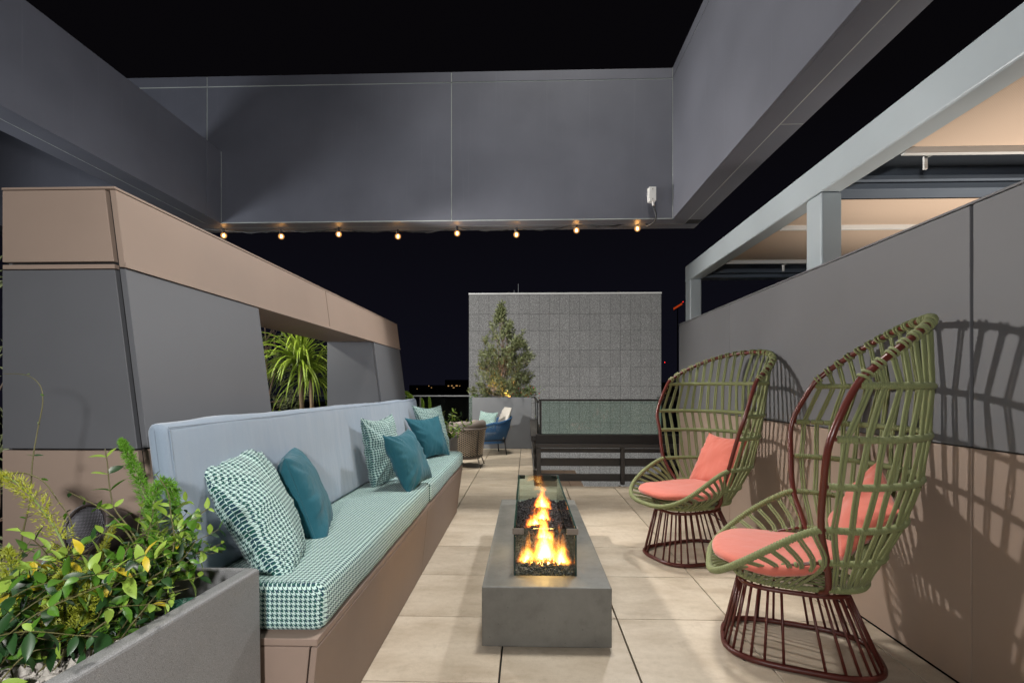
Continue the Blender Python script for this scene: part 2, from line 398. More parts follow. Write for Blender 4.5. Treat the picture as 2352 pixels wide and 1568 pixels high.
for i in range(-6, 5):
    x0 = -.1175 + .6 * i; x1 = x0 + .6
    for j in range(-4, 15):
        y0 = 2.69 + .6 * j; y1 = y0 + .6
        if y1 < .3: continue
        if x1 < -.6 and y1 < 4.9: continue
        if y0 > 6.2 and x0 > 0: continue
        a, b_ = x0, min(x1, 1.808)
        if i > 3 or b_ - a < .05: continue
        if y0 > 6.2 or y1 > 6.4:
            if x0 < 0 and x1 > .1:
                tile(x0, .1, y0, y1); continue
            if x0 > 0: y1 = min(y1, 6.37)
        tile(a, b_, y0, min(y1, 11.3))

# ------------------------------------------------------------------ left partition wall
def xf(z): return -1.11 - .129 * z
XB = -1.735
def slanted(y0, y1, z0, z1, d0=0.0, th=.02):
    g = G()
    return g.hexa([(xf(z0) - d0 - th, y0, z0), (xf(z0) - d0, y0, z0), (xf(z0) - d0, y1, z0), (xf(z0) - d0 - th, y1, z0),
                   (xf(z1) - d0 - th, y0, z1), (xf(z1) - d0, y0, z1), (xf(z1) - d0, y1, z1), (xf(z1) - d0 - th, y1, z1)])
wall = thing('partition_wall', 'low faceted wall of taupe and grey panels with an opening, behind the bench', 'wall', (-1.45, 3.3, 0))
core = G()
def corebox(y0, y1, z0, z1, d=.022):
    core.hexa([(XB + .012, y0, z0), (xf(z0) - d, y0, z0), (xf(z0) - d, y1, z0), (XB + .012, y1, z0), (XB + .012, y0, z1), (xf(z1) - d, y0, z1), (xf(z1) - d, y1, z1), (XB + .012, y1, z1)])
corebox(1.622, 5.10, 0, 1.02); corebox(1.622, 2.40, 1.02, 1.875); corebox(4.29, 5.10, 1.02, 1.875); corebox(2.40, 4.29, 1.652, 1.875)
core.build('core', M['black'], wall)
for (y0, y1, z0, z1, mt) in ((1.603, 3.312, 1.634, 1.888, 'brown'), (3.32, 5.17, 1.634, 1.888, 'brown'), (1.603, 2.418, 1.04, 1.628, 'gray'),
                             (4.278, 5.14, 1.04, 1.628, 'gray'), (1.603, 3.31, 0, 1.034, 'brown'), (3.318, 5.08, 0, 1.034, 'brown')):
    slanted(y0, y1, z0, z1).build('panel', M[mt], wall, bevel=.0015, seg=1)
slanted(1.603, 5.17, 1.632, 1.648, -.004, .006).build('lip', M['brown'], wall)
# the end that faces the planter
for z0, z1, mt in ((1.652, 1.888, 'brown'), (1.03 + .006, 1.625, 'gray'), (0, 1.03, 'brown')):
    G().hexa([(XB, 1.6, z0), (xf(z0) - .034, 1.6, z0), (xf(z0) - .034, 1.62, z0), (XB, 1.62, z0), (XB, 1.6, z1), (xf(z1) - .034, 1.6, z1), (xf(z1) - .034, 1.62, z1), (XB, 1.62, z1)]).build('end_panel', M[mt], wall, bevel=.0015, seg=1)
G().hexa([(XB, 1.602, 1.629), (xf(1.629) - .034, 1.602, 1.629), (xf(1.629) - .034, 1.62, 1.629), (XB, 1.62, 1.629), (XB, 1.602, 1.643), (xf(1.643) - .034, 1.602, 1.643), (xf(1.643) - .034, 1.62, 1.643), (XB, 1.62, 1.643)]).build('end_trim', M['brown'], wall)
G().box(XB, -1.352, 1.598, 5.17, 1.890, 1.897).build('cap', M['brown'], wall)
G().box(XB, XB + .011, 1.622, 5.10, 0, 1.02).build('rear_panel', M['gray'], wall)
G().box(XB, XB + .011, 1.622, 2.40, 1.02, 1.889).build('rear_panel', M['gray'], wall)
G().box(XB, XB + .011, 4.29, 5.10, 1.02, 1.889).build('rear_panel', M['gray'], wall)
G().box(XB, XB + .011, 2.40, 4.29, 1.652, 1.889).build('rear_panel', M['brown'], wall)
G().hexa([(XB, 2.42, 1.634), (xf(1.634) - .021, 2.42, 1.634), (xf(1.634) - .021, 4.276, 1.634), (XB, 4.276, 1.634), (XB, 2.42, 1.65), (xf(1.65) - .021, 2.42, 1.65), (xf(1.65) - .021, 4.276, 1.65), (XB, 4.276, 1.65)]).build('opening_soffit', M['brown'], wall)
for y0, y1 in ((4.270, 4.288), (2.402, 2.416)):
    G().hexa([(XB + .012, y0, 1.02), (xf(1.02) - .02, y0, 1.02), (xf(1.02) - .02, y1, 1.02), (XB + .012, y1, 1.02), (XB + .012, y0, 1.632), (xf(1.632) - .02, y0, 1.632), (xf(1.632) - .02, y1, 1.632), (XB + .012, y1, 1.632)]).build('opening_jamb', M['gray'], wall)
G().hexa([(XB + .012, 2.42, 1.022), (xf(1.02) - .02, 2.42, 1.022), (xf(1.02) - .02, 4.27, 1.022), (XB + .012, 4.27, 1.022), (XB + .012, 2.42, 1.034), (xf(1.034) - .021, 2.42, 1.034), (xf(1.034) - .021, 4.27, 1.034), (XB + .012, 4.27, 1.034)]).build('opening_sill', M['gray'], wall)
G().hexa([(XB + .02, 5.101, 0), (xf(0) - .02, 5.101, 0), (xf(0) - .02, 5.112, 0), (XB + .02, 5.112, 0), (XB + .02, 5.101, 1.875), (xf(1.875) - .02, 5.101, 1.875), (xf(1.875) - .02, 5.112, 1.875), (XB + .02, 5.112, 1.875)]).build('far_end_panel', M['gray'], wall)

# ------------------------------------------------------------------ right wall
rw = thing('boundary_wall', 'long right hand wall of grey panels over taupe panels behind the wicker chairs', 'wall', (1.87, 2.5, 0))
G().box(1.832, 1.93, -1.5, 5.975, 0, 1.975).build('core', M['black'], rw)
for y0, y1 in ((-1.5, 2.079), (2.094, 4.506), (4.512, 5.99)):
    G().box(1.81, 1.83, y0, y1, .996, 1.980).build('upper_panel', M['gray2'], rw, bevel=.0015, seg=1)
for y0, y1 in ((-1.5, 2.084), (2.088, 4.507), (4.511, 5.99)):
    G().box(1.81, 1.83, y0, y1, .004, .990).build('lower_panel', M['brown'], rw, bevel=.0015, seg=1)
G().box(1.831, 1.93, 5.976, 5.99, 0, 1.98).build('end_panel', M['gray2'], rw)
G().box(1.806, 1.94, -1.5, 5.992, 1.983, 1.992).build('cap', M['gray2'], rw)

# ------------------------------------------------------------------ overhead canopy frame (fascia boxes)
cn = thing('overhead_frame', 'huge dark grey box beam frame around the open night sky overhead', 'canopy', (0, 4.64, 0))
ZB, ZS, ZT, YF, YB = 2.746, 4.004, 4.098, 4.51, 4.78
XL, XLo, XR, XRo = -2.81, -3.09, 1.305, 1.585
J = [-7.0, -5.2, -2.945, -.683, XR]
G().box(-7, XRo - .004, YF + .022, YB - .004, ZB + .004, ZT - .004).build('core', M['black'], cn)
for a, b_ in zip(J[:-1], J[1:]):
    G().box(a + .004, b_ - .004, YF, YF + .02, ZB, ZS - .005).build('fascia_panel', M['fascia'], cn, bevel=.001, seg=1)
    G().box(a + .004, b_ - .004, YF, YF + .02, ZS + .005, ZT).build('fascia_upper_panel', M['fascia'], cn, bevel=.001, seg=1)
for x in J[1:-1]: G().box(x - .0045, x + .0045, YF + .004, YF + .016, ZB + .002, ZT - .002).build('joint_strip', M['seam'], cn)
G().box(-7, XR, YF + .004, YF + .016, ZS - .0045, ZS + .0045).build('seam_strip', M['seam'], cn)
YS = 4.648; XS = 1.453; XLS = -2.958
for y0, y1 in ((YF + .021, YS - .004), (YS + .004, YB)):
    G().box(-7, XRo if y1 == YB else XS, y0, y1, ZB, ZB + .003).build('soffit_panel', M['fascia'], cn)
G().box(-7, XS, YS - .0035, YS + .0035, ZB + .001, ZB + .003).build('seam_strip', M['seam'], cn)
G().box(XL + .0, XR, YF - .002, YF - .0002, ZB + .001, ZB + .008).build('drip_edge', M['seam'], cn)
# right box beam
G().box(XR + .022, XRo - .004, -1.6, YF + .02, ZB + .004, ZT - .004).build('core', M['black'], cn)
for y0, y1 in ((-1.6, YF - .002),):
    G().box(XR, XR + .02, y0, y1, ZB, ZS - .005).build('fascia_panel', M['fascia'], cn, bevel=.001, seg=1)
    G().box(XR, XR + .02, y0, y1, ZS + .005, ZT).build('fascia_upper_panel', M['fascia'], cn, bevel=.001, seg=1)
G().box(XR + .004, XR + .016, -1.6, YF, ZS - .0045, ZS + .0045).build('seam_strip', M['seam'], cn)
G().box(XR - .002, XR - .0005, YF - .006, YF - .001, ZB, ZT).build('corner_bead', M['seam'], cn)
G().box(XR + .021, XS - .004, -1.6, YF + .02, ZB, ZB + .003).build('soffit_panel', M['fascia'], cn)
for y0, y1 in ((-1.6, 2.905), (2.912, YF + .02)):
    G().box(XS + .004, XRo, y0, y1, ZB, ZB + .003).build('soffit_panel', M['fascia'], cn)
G().box(XS - .0035, XS + .0035, -1.6, YS, ZB + .001, ZB + .003).build('seam_strip', M['seam'], cn)
G().box(XS, XRo, 2.905, 2.912, ZB + .001, ZB + .003).build('seam_strip', M['seam'], cn)
G().box(XRo - .003, XRo, -1.6, YB, ZB + .0035, ZT).build('outer_panel', M['fascia'], cn)
# left, lower box beam
ZL = 3.405
G().box(XLo + .004, XL - .022, -1.6, YF - .002, ZB + .004, ZL - .004).build('core', M['black'], cn)
G().box(XL - .02, XL, -1.6, 4.30, ZB, ZL).build('fascia_panel', M['fascia'], cn, bevel=.001, seg=1)
G().box(XL - .02, XL, 4.304, YF - .003, ZB, ZL).build('fascia_panel', M['fascia'], cn, bevel=.001, seg=1)
for x0, x1 in ((XL - .021, XLS + .004), (XLS - .004, XLo)):
    G().box(min(x0, x1), max(x0, x1), -1.6, YF - .002, ZB, ZB + .003).build('soffit_panel', M['fascia'], cn)
G().box(XLS - .0035, XLS + .0035, -1.6, YF, ZB + .001, ZB + .003).build('seam_strip', M['seam'], cn)
G().box(XLo, XLo + .003, -1.6, YF - .002, ZB + .0035, ZL).build('outer_panel', M['fascia'], cn)
G().box(XLo, XL, -1.6, YF - .002, ZL + .0005, ZL + .003).build('top_panel', M['fascia'], cn)
G().box(XL + .0003, XL + .002, YF - .005, YF - .0005, ZB, ZL).build('corner_bead', M['seam'], cn)

# junction box on the fascia with its cable
jb = thing('junction_box', 'small white weatherproof box on the grey fascia near its right corner', 'electrical box', (1.115, YF, 2.9))
G().box(1.080, 1.146, YF - .03, YF, 2.890, 3.015).build('back_box', M['alu'], jb, bevel=.004)
G().box(1.088, 1.150, YF - .040, YF - .0302, 2.897, 3.022).build('cover', M['alu'], jb, bevel=.003)
for z in (2.915, 3.005): G().sphere((1.119, YF - .041, z), .005, 8, 6).build('screw', M['chrome'], jb)
G().tube([(1.128, YF - .02, 2.89), (1.128, YF - .02, 2.858)], .012, 10).build('cable_gland', M['alu'], jb)
G().tube(crv([(1.128, YF - .02, 2.862), (1.14, YF - .035, 2.81), (1.15, YF - .03, 2.765), (1.145, YF + .01, 2.728), (1.11, YF + .08, 2.716), (1.09, 4.62, 2.73)]), .007, 8).build('cable', M['cord'], jb)

# festoon lights
fs = thing('light_string', 'black festoon cable with round warm bulbs along the grey canopy soffit', 'string lights', (-.9, 4.66, 2.7))
bp = [at(*q, 4.66) for q in ((514, 541), (646, 543), (778, 538), (914, 543), (1050, 536), (1186, 539), (1324, 529), (1464, 525))]
cab = [Vector((-3.4, 4.64, 2.737)), Vector((-3.1, 4.64, 2.735))]
for i, p in enumerate(bp):
    cab.append(p + Vector((0, -.01, .046 + (.006 if i % 2 else 0))))
    if i < 7: q = (bp[i] + bp[i + 1]) / 2; cab.append(Vector((q.x, 4.645, min(bp[i].z, bp[i + 1].z) + .034 + (i % 3) * .004)))
cab.append(Vector((1.12, 4.63, 2.735)))
G().tube(crv(cab, 6), .0042, 6).build('cable', M['cord'], fs)
G().tube([p + Vector((0, .012, .006 * math.sin(i * 1.7))) for i, p in enumerate(crv(cab, 6))], .0035, 6).build('cable', M['cord'], fs)
sm = G().disc((0, 0), .0115, .0105, .0, .042, 10).build('x', M['blackmetal']).data
gm = G().sphere((0, 0, 0), .027, 16, 12).build('x', M['bulbglass'], smooth=True).data
fm = G(); fm.sphere((0, 0, 0), .0095, 8, 6, (1, 1, 1.6)); fm = fm.build('x', M['filament']).data
for o in [o for o in C.objects if o.name.startswith('x')]: bpy.data.objects.remove(o)
for p in bp:
    lp = p - Vector(fs.location)
    b_ = put('bulb', gm, fs, lp); s_ = put('socket', sm, b_, (0, 0, .022)); f_ = put('filament', fm, b_, (0, 0, 0))
    if int(p.x * 10) % 2 or True:
        hk = put('clip', mesh(*(lambda q: (q.V, q.F))(G().tube([(-.012, -.006, .03), (-.014, -.006, .055)], .004, 6)), M['chrome']), b_)
for i, p in enumerate(bp):
    l = bpy.data.lights.new('bulb_light', 'POINT'); o = bpy.data.objects.new('bulb_light', l); C.objects.link(o)
    o.location = p; l.energy = 1.1; l.color = (1, .6, .28); l.shadow_soft_size = .012

# ------------------------------------------------------------------ pergola on the right
pg = thing('pergola', 'pale blue grey steel pergola with beige fabric roof panels beyond the right wall', 'pergola', (3.6, 3.3, 0))
G().hexa([(1.9, -.6, 2.515), (2.035, -.6, 2.515), (2.035, 6.05, 2.497), (1.9, 6.05, 2.497), (1.9, -.6, 2.735), (2.035, -.6, 2.735), (2.035, 6.05, 2.688), (1.9, 6.05, 2.688)]).build('beam', M['steel'], pg, bevel=.012, seg=3)
for y in (3.28, 5.868): G().box(1.902, 2.033, y, y + .178, 0, 2.5).build('post', M['steel'], pg, bevel=.012, seg=3)
for y in (3.29, 5.88):
    G().box(2.036, 6.2, y, y + .16, 2.60, 2.745).build('cross_beam', M['steel2'], pg, bevel=.004)
    G().box(2.036, 6.2, y - .02, y + .19, 2.568, 2.597).build('cross_flange', M['steel2'], pg, bevel=.004)
    G().box(2.036, 6.2, y + .01, y + .17, 2.52, 2.560).build('awning_track', M['steel2'], pg, bevel=.004)
for y0, y1 in ((-.6, 2.755), (3.52, 4.06), (4.10, 5.15)):
    g = G(); n_ = 12
    for i in range(n_):
        a = y0 + (y1 - y0) * i / n_; b_ = y0 + (y1 - y0) * (i + 1) / n_
        sag = lambda t: 2.535 - .02 * math.sin(PI * (t - y0) / (y1 - y0))
        g.hexa([(2.05, a, sag(a)), (6, a, sag(a)), (6, b_, sag(b_)), (2.05, b_, sag(b_)), (2.05, a, sag(a) + .003), (6, a, sag(a) + .003), (6, b_, sag(b_) + .003), (2.05, b_, sag(b_) + .003)])
    g.build('awning_panel', M['awning'], pg)
    G().box(2.04, 6, y1, y1 + .03, 2.50, 2.536).build('awning_bar', M['alu'], pg, bevel=.003)
for x, y in ((2.17, 2.79), (2.62, 5.19), (4.4, 2.79)):
    g = G(); g.box(x, x + .018, y, y + .012, 2.43, 2.50); g.hexa([(x, y, 2.49), (x + .018, y, 2.49), (x + .11, y + .012, 2.535), (x + .09, y + .012, 2.535), (x, y, 2.50), (x + .018, y, 2.50), (x + .11, y + .012, 2.545), (x + .09, y + .012, 2.545)])
    g.build('awning_bracket', M['alu'], pg)

# ------------------------------------------------------------------ bench
bn = thing('bench', 'long built in taupe panel bench base under the houndstooth seat cushions', 'bench', (-.9, 3.2, 0))
def benchpanel(y0, y1):
    return G().hexa([(-.715, y0, .004), (-.695, y0, .004), (-.695, y1, .004), (-.715, y1, .004), (-.672, y0, .428), (-.652, y0, .428), (-.652, y1, .428), (-.672, y1, .428)])
benchpanel(1.535, 3.266).build('front_panel', M['brownbase'], bn, bevel=.0015, seg=1)
G().hexa([(-.715, 3.272, .004), (-.695, 3.272, .004), (-.695, 4.93, .004), (-.715, 4.93, .004), (-.672, 3.272, .428), (-.652, 3.272, .428), (-.652, 5.04, .428), (-.672, 5.04, .428)]).build('front_panel', M['brownbase'], bn, bevel=.0015, seg=1)
G().box(-1.09, -.652, 1.535, 5.045, .432, .455).build('seat_board', M['brownbase'], bn, bevel=.002, seg=1)
G().hexa([(-1.09, 1.537, .004), (-.72, 1.537, .004), (-.72, 1.552, .004), (-1.09, 1.552, .004), (-1.09, 1.537, .428), (-.678, 1.537, .428), (-.678, 1.552, .428), (-1.09, 1.552, .428)]).build('end_panel', M['brownbase'], bn, bevel=.0015, seg=1)
G().hexa([(-1.09, 4.90, .004), (-.72, 4.90, .004), (-.72, 4.92, .004), (-1.09, 4.92, .004), (-1.09, 5.01, .428), (-.675, 5.01, .428), (-.675, 5.03, .428), (-1.09, 5.03, .428)]).build('end_panel', M['brownbase'], bn, bevel=.0015, seg=1)
G().box(-1.06, -.74, 1.56, 4.88, .0, .42).build('core', M['black'], bn)

PT = .0152
def prof_cushion(x0, x1, z0, z1, y0, y1, r, seed, lean=0, puff=.008, ny=60):
    """box cushion swept along Y, rounded everywhere, slightly uneven; uv in fabric repeats"""
    pts = []; k = 5
    for cx, cz, a0 in ((x1 - r, z0 + r, -PI / 2), (x1 - r, z1 - r, 0), (x0 + r, z1 - r, PI / 2), (x0 + r, z0 + r, PI)):
        for i in range(k): a = a0 + PI / 2 * i / (k - 1); pts.append((cx + r * math.cos(a), cz + r * math.sin(a)))
    full = []
    for i, p in enumerate(pts):
        q = pts[(i + 1) % len(pts)]; d = math.dist(p, q); m_ = max(1, int(d / .04))
        for j in range(m_): full.append((p[0] + (q[0] - p[0]) * j / m_, p[1] + (q[1] - p[1]) * j / m_))
    N = len(full); arc = [0]
    for i in range(1, N + 1): arc.append(arc[-1] + math.dist(full[i - 1], full[i % N]))
    mx, mz = (x0 + x1) / 2, (z0 + z1) / 2
    ys = []; e = r
    for i in range(6): ys.append((e * (1 - math.cos(PI / 2 * i / 6)), 1 - (1 - math.sin(PI / 2 * i / 6)) * r / ((z1 - z0) / 2) * .9))
    prof = [(y0 + a, s_) for a, s_ in ys] + [(y0 + e + (y1 - y0 - 2 * e) * i / ny, 1) for i in range(ny + 1)] + [(y1 - a, s_) for a, s_ in reversed(ys)]
    V = []; U = []; Fc = []
    for j, (y, s_) in enumerate(prof):
        for i in range(N + 1):
            px, pz = full[i % N]
            dx, dz = px - mx, pz - mz
            inx = (1 - s_) * (z1 - z0) / 2
            qx = mx + math.copysign(max(0, abs(dx) - inx), dx); qz = mz + math.copysign(max(0, abs(dz) - inx), dz)
            nn = noise.noise(Vector((px * 5 + seed, y * 2.2, pz * 5))) * puff + noise.noise(Vector((px * 14 + seed, y * 9, pz * 14))) * puff * .35
            t = max(0, 1 - abs(2 * (px - mx) / (x1 - x0)) ** 4) * (puff * .9 if pz > mz else 0)
            ln = math.hypot(dx, dz) or 1
            V.append((qx + dx / ln * nn + lean * (qz - z0), y, qz + dz / ln * nn + t)); U.append((arc[i] / PT, y / PT))
    last = len(prof) - 1
    for j in range(last):
        if j < 6 or j >= last - 6:                      # rounded ends carry the cloth of the end face
            b0 = len(V)
            for jj in (j, j + 1):
                for i in range(N + 1): v = V[jj * (N + 1) + i]; V.append(v); U.append((v[0] / PT, v[2] / PT))
            for i in range(N): a = b0 + i; Fc.append((a, a + 1, a + N + 2, a + N + 1))
        else:
            for i in range(N): a = j * (N + 1) + i; Fc.append((a, a + 1, a + N + 2, a + N + 1))
    # end caps as a small grid fan
    for j, flip in ((0, True), (len(prof) - 1, False)):
        base = j * (N + 1); n0 = len(V)
        for i in range(N): v = V[base + i]; V.append(v); U.append((v[0] / PT, v[2] / PT))
        f = tuple(n0 + i for i in range(N)); Fc.append(f[::-1] if flip else f)
    q = G(); q.add(V, Fc, U); return q
sc1 = top('seat_cushion', prof_cushion(-1.10, -.648, .457, .602, 1.565, 3.325, .035, 3), M['hound'], 'houndstooth bench seat cushion nearer the grey planter, with the large patterned pillow on it', 'cushion', 'houndstooth seat cushions on the bench', uv=True, smooth=True)
sc2 = top('seat_cushion', prof_cushion(-1.10, -.648, .457, .590, 3.337, 5.06, .035, 9), M['hound'], 'houndstooth bench seat cushion at the far end beside the rattan chair', 'cushion', 'houndstooth seat cushions on the bench', uv=True, smooth=True)
bk = top('backrest_cushion', prof_cushion(-1.112, -1.052, .604, 1.118, 1.502, 5.02, .02, 5, -.128, .010, 110), M['blue'], 'long slate blue backrest cushion leaning on the wall behind the bench', 'cushion', uv=True, smooth=True)
g = G(); g.tube([(-1.052 - .128 * (z - .604) + .001, 1.525, z) for z in (.62, .75, .9, 1.05, 1.105)], .0022, 6)
g.tube([(-1.052 - .128 * .5 - .002, y, 1.113) for y in (1.525, 2.4, 3.3, 4.2, 5.0)], .0015, 6)
g.build('piping', M['blue'], bk)

def pillow(TL, TR, BL, BR, thick, mat, label, seed, uvs=PT, pinch=.10, n=40, name='throw_pillow', group=None):
    TL, TR, BL, BR = map(Vector, (TL, TR, BL, BR)); c = (TL + TR + BL + BR) / 4
    nrm = ((TR - TL) + (BR - BL)).cross((TL - BL) + (TR - BR)).normalized()
    wd = ((TR - TL).length + (BR - BL).length) / 2; ht = ((TL - BL).length + (TR - BR).length) / 2
    V = []; U = []; Fc = []
    for side in (1, -1):
        for j in range(n + 1):
            for i in range(n + 1):
                a = -1 + 2 * i / n; b = -1 + 2 * j / n
                a2 = math.sin(a * PI / 2 * .98) / math.sin(PI / 2 * .98); b2 = math.sin(b * PI / 2 * .98) / math.sin(PI / 2 * .98)
                aa = a2 * (1 - pinch * (1 - b2 * b2) * abs(a2) ** 3); bb = b2 * (1 - pinch * (1 - a2 * a2) * abs(b2) ** 3)
                u, v = (aa + 1) / 2, (bb + 1) / 2
                p = BL * (1 - u) * (1 - v) + BR * u * (1 - v) + TL * (1 - u) * v + TR * u * v
                e = (max(0, 1 - a2 * a2) ** .48) * (max(0, 1 - b2 * b2) ** .48)
                rad = noise.noise(Vector((math.atan2(b2, a2) * 5.0 + seed, seed * 1.7, .3 * side))) * (a2 * a2 + b2 * b2) * .34
                rad += noise.noise(Vector((math.atan2(b2, a2) * 13 + seed, 4, side * .7))) * max(abs(a2), abs(b2)) ** 3 * .5
                t = thick / 2 * e * (1 + .22 * noise.noise(Vector((a2 * 1.7 + seed, b2 * 1.7, side * 3))) + rad)
                V.append(p + nrm * side * t - Vector((0, 0, .012 * (1 - e) * (1 - abs(a2)) * max(0, b2) ** 4)))
                U.append((a2 * wd / 2 / uvs, b2 * ht / 2 / uvs))
        o_ = 0 if side == 1 else (n + 1) ** 2
        for j in range(n):
            for i in range(n):
                q = o_ + j * (n + 1) + i; f = (q, q + 1, q + n + 2, q + n + 1); Fc.append(f if side == 1 else f[::-1])
    gq = G(); gq.add(V, Fc, U)
    o = top(name, gq, mat, label, 'pillow', group, uv=True, smooth=True)
    # stitched edge
    e = []
    for i in range(n): e.append(V[i])
    for j in range(n): e.append(V[j * (n + 1) + n])
    for i in range(n, 0, -1): e.append(V[n * (n + 1) + i])
    for j in range(n, 0, -1): e.append(V[j * (n + 1)])
    s_ = G(); s_.tube([p - Vector(o.location) for p in e], .0022, 6, closed=True)
    pm = mesh(s_.V, s_.F, mat, True, [(v.x / uvs, v.z / uvs) for v in s_.V]); put('seam', pm, o)
    return o
hg, tg = 'houndstooth throw pillows on the bench', 'teal throw pillows on the bench'
pillow(at(452, 1074, 1.66), at(566, 1000, 2.10), at(660, 1355, 1.64), at(706, 1290, 1.98), .19, M['hound'], 'largest houndstooth pillow nearest the planter, leaning at the near end of the bench', 1, group=hg)
pillow(at(654, 1052, 2.02), at(652, 1012, 2.40), at(735, 1270, 2.04), at(757, 1200, 2.42), .16, M['teal'], 'teal pillow seen edge on just behind the largest houndstooth pillow', 2, group=tg)
pillow(at(829, 960, 3.10), at(900, 950, 3.42), at(858, 1128, 3.12), at(925, 1092, 3.46), .16, M['hound'], 'houndstooth pillow in the middle of the bench behind a leaning teal pillow', 3, group=hg)
pillow(at(879, 1000, 3.0), at(938, 984, 3.32), at(938, 1136, 3.0), at(992, 1096, 3.38), .16, M['teal'], 'teal pillow in the middle of the bench in front of the middle houndstooth pillow', 4, group=tg)
pillow(at(946, 931, 4.62), at(1012, 930, 4.92), at(985, 1048, 4.62), at(1033, 1037, 4.92), .15, M['hound'], 'houndstooth pillow at the far end of the bench behind a teal pillow', 5, group=hg)
pillow(at(930, 960, 4.42), at(1007, 954, 4.70), at(977, 1053, 4.46), at(1033, 1044, 4.74), .14, M['teal'], 'teal pillow at the far end of the bench in front of the farthest houndstooth pillow', 6, group=tg)
def caretag(p, rz, lab):
    q = G(); q.box(-.001, .001, -.012, .012, -.006, .006); o = top('care_tag', q, M['alu'], lab, 'label'); o.location = p; o.rotation_euler = (0, 0, rz)

# ------------------------------------------------------------------ fire pit
fp = thing('fire_pit', 'rectangular concrete fire pit with a glass wind guard and burning flames', 'fire pit', (.093, 3.28, 0))
X0, X1, Y0, Y1, HT = -.213, .400, 2.356, 4.206, .297
gx0, gx1, gy0, gy1 = -.066, .251, 2.505, 4.03
bm_ = G()
# hollow block: outer walls, top ring, inner well
def ringbox(g, x0, x1, y0, y1, a0, a1, b0, b1, z0, z1, zi):
    V = [(x0, y0, z0), (x1, y0, z0), (x1, y1, z0), (x0, y1, z0), (x0, y0, z1), (x1, y0, z1), (x1, y1, z1), (x0, y1, z1),
         (a0, b0, z1), (a1, b0, z1), (a1, b1, z1), (a0, b1, z1), (a0, b0, zi), (a1, b0, zi), (a1, b1, zi), (a0, b1, zi)]
    Fc = [(0, 3, 2, 1), (0, 1, 5, 4), (1, 2, 6, 5), (2, 3, 7, 6), (3, 0, 4, 7), (4, 5, 9, 8), (5, 6, 10, 9), (6, 7, 11, 10), (7, 4, 8, 11),
          (8, 9, 13, 12), (9, 10, 14, 13), (10, 11, 15, 14), (11, 8, 12, 15), (12, 13, 14, 15)]
    return g.add(V, Fc)
ringbox(bm_, X0, X1, Y0, Y1, gx0, gx1, gy0, gy1, .014, HT, .22).build('concrete_block', M['concrete'], fp, bevel=.005, seg=2)
G().box(X0 + .03, X1 - .03, Y0 + .03, Y1 - .03, 0, .0138).build('plinth', M['blackmetal'], fp)
ZG = .53
t_ = .010
panes = [((gx0 + .006, gx1 - .006), (gy0, gy0 + t_)), ((gx0 + .006, gx1 - .006), (gy1 - t_, gy1)), ((gx0, gx0 + t_), (gy0 + .009, gy1 - .009)), ((gx1 - t_, gx1), (gy0 + .009, gy1 - .009))]
for (a, b_), (c, d) in panes:
    p = G().box(a, b_, c, d, .27, ZG).build('glass_pane', M['firebox'], fp)
    e = G(); e.box(a, b_, c, d, ZG + .0003, ZG + .0018) if abs(b_ - a) < .05 else e.box(a, b_, c + .002, d - .002, ZG + .0003, ZG + .0012)
    e.build('pane_edge', M['glassedge'] if abs(b_ - a) < .05 else M['glass'], p)
for x in (gx0, gx1):
    for y in (gy0, gy1):
        sx = 1 if x == gx0 else -1; sy = 1 if y == gy0 else -1
        g = G(); ln = .052; hz = .030
        zc = ZG - .012
        m_ = M['chrome'] if y == gy0 else M['blackmetal']
        xa, xb = sorted((x - sx * .006, x + sx * ln)); ya, yb = sorted((y - sy * .006, y - sy * .0005))
        g.box(xa, xb, ya, yb, zc - hz / 2, zc + hz / 2)
        xa, xb = sorted((x - sx * .006, x - sx * .0005)); ya, yb = sorted((y, y + sy * ln))
        g.box(xa, xb, ya, yb, zc - hz / 2, zc + hz / 2)
        cl = g.build('corner_clamp', m_, fp, bevel=.0015, seg=1)
        G().tube([(x + sx * .034, y - sy * .0065, zc), (x + sx * .034, y - sy * .009, zc)], .0045, 8).build('screw', M['chrome'], cl)
        G().box(min(x + sx * .001, x + sx * .0095), max(x + sx * .001, x + sx * .0095), min(y - sy * .0008, y + sy * .009), max(y - sy * .0008, y + sy * .009), .28, ZG - .03).build('corner_seal', M['glassedge'], fp)

def stone(rad, seed, sub=1, flat=.7, amp=.3):
    bm = bmesh.new(); bmesh.ops.create_icosphere(bm, subdivisions=sub, radius=1)
    V = []
    for v in bm.verts:
        d = 1 + amp * noise.noise(v.co * 1.3 + Vector((seed * 3.1, seed, 0))) * 1.6
        V.append(Vector((v.co.x * d * rad, v.co.y * d * rad * .85, v.co.z * d * rad * flat)))
    Fc = [tuple(x.index for x in f.verts) for f in bm.faces]; bm.free(); return V, Fc
def scatter(g, protos, pts):
    for p, s_ in pts:
        V, Fc = random.choice(protos); R = Euler((random.uniform(0, 6), random.uniform(0, 6), random.uniform(0, 6))).to_matrix()
        g.add([R @ v * s_ + p for v in V], Fc)
lavap = [stone(.0085, i, 1, .8, .5) for i in range(5)]
pts = []
for _ in range(6500):
    x = random.uniform(gx0 + .012, gx1 - .012); y = random.uniform(gy0 + .012, gy1 - .012)
    cxx = (x - .0925) / .15; z = .278 + .045 * math.exp(-cxx * cxx * 1.3) * min(1, (y - gy0) / .18) + .022 * min(1, (y - gy0) / .25)
    pts.append((Vector((x, y, z + random.uniform(-.006, .008))), random.uniform(.6, 1.25)))
g = G(); scatter(g, lavap, pts); g.box(gx0 + .009, gx1 - .009, gy0 + .009, gy1 - .009, .225, .275)
g.build('lava_gravel', M['lava'], fp)['kind'] = 'stuff'

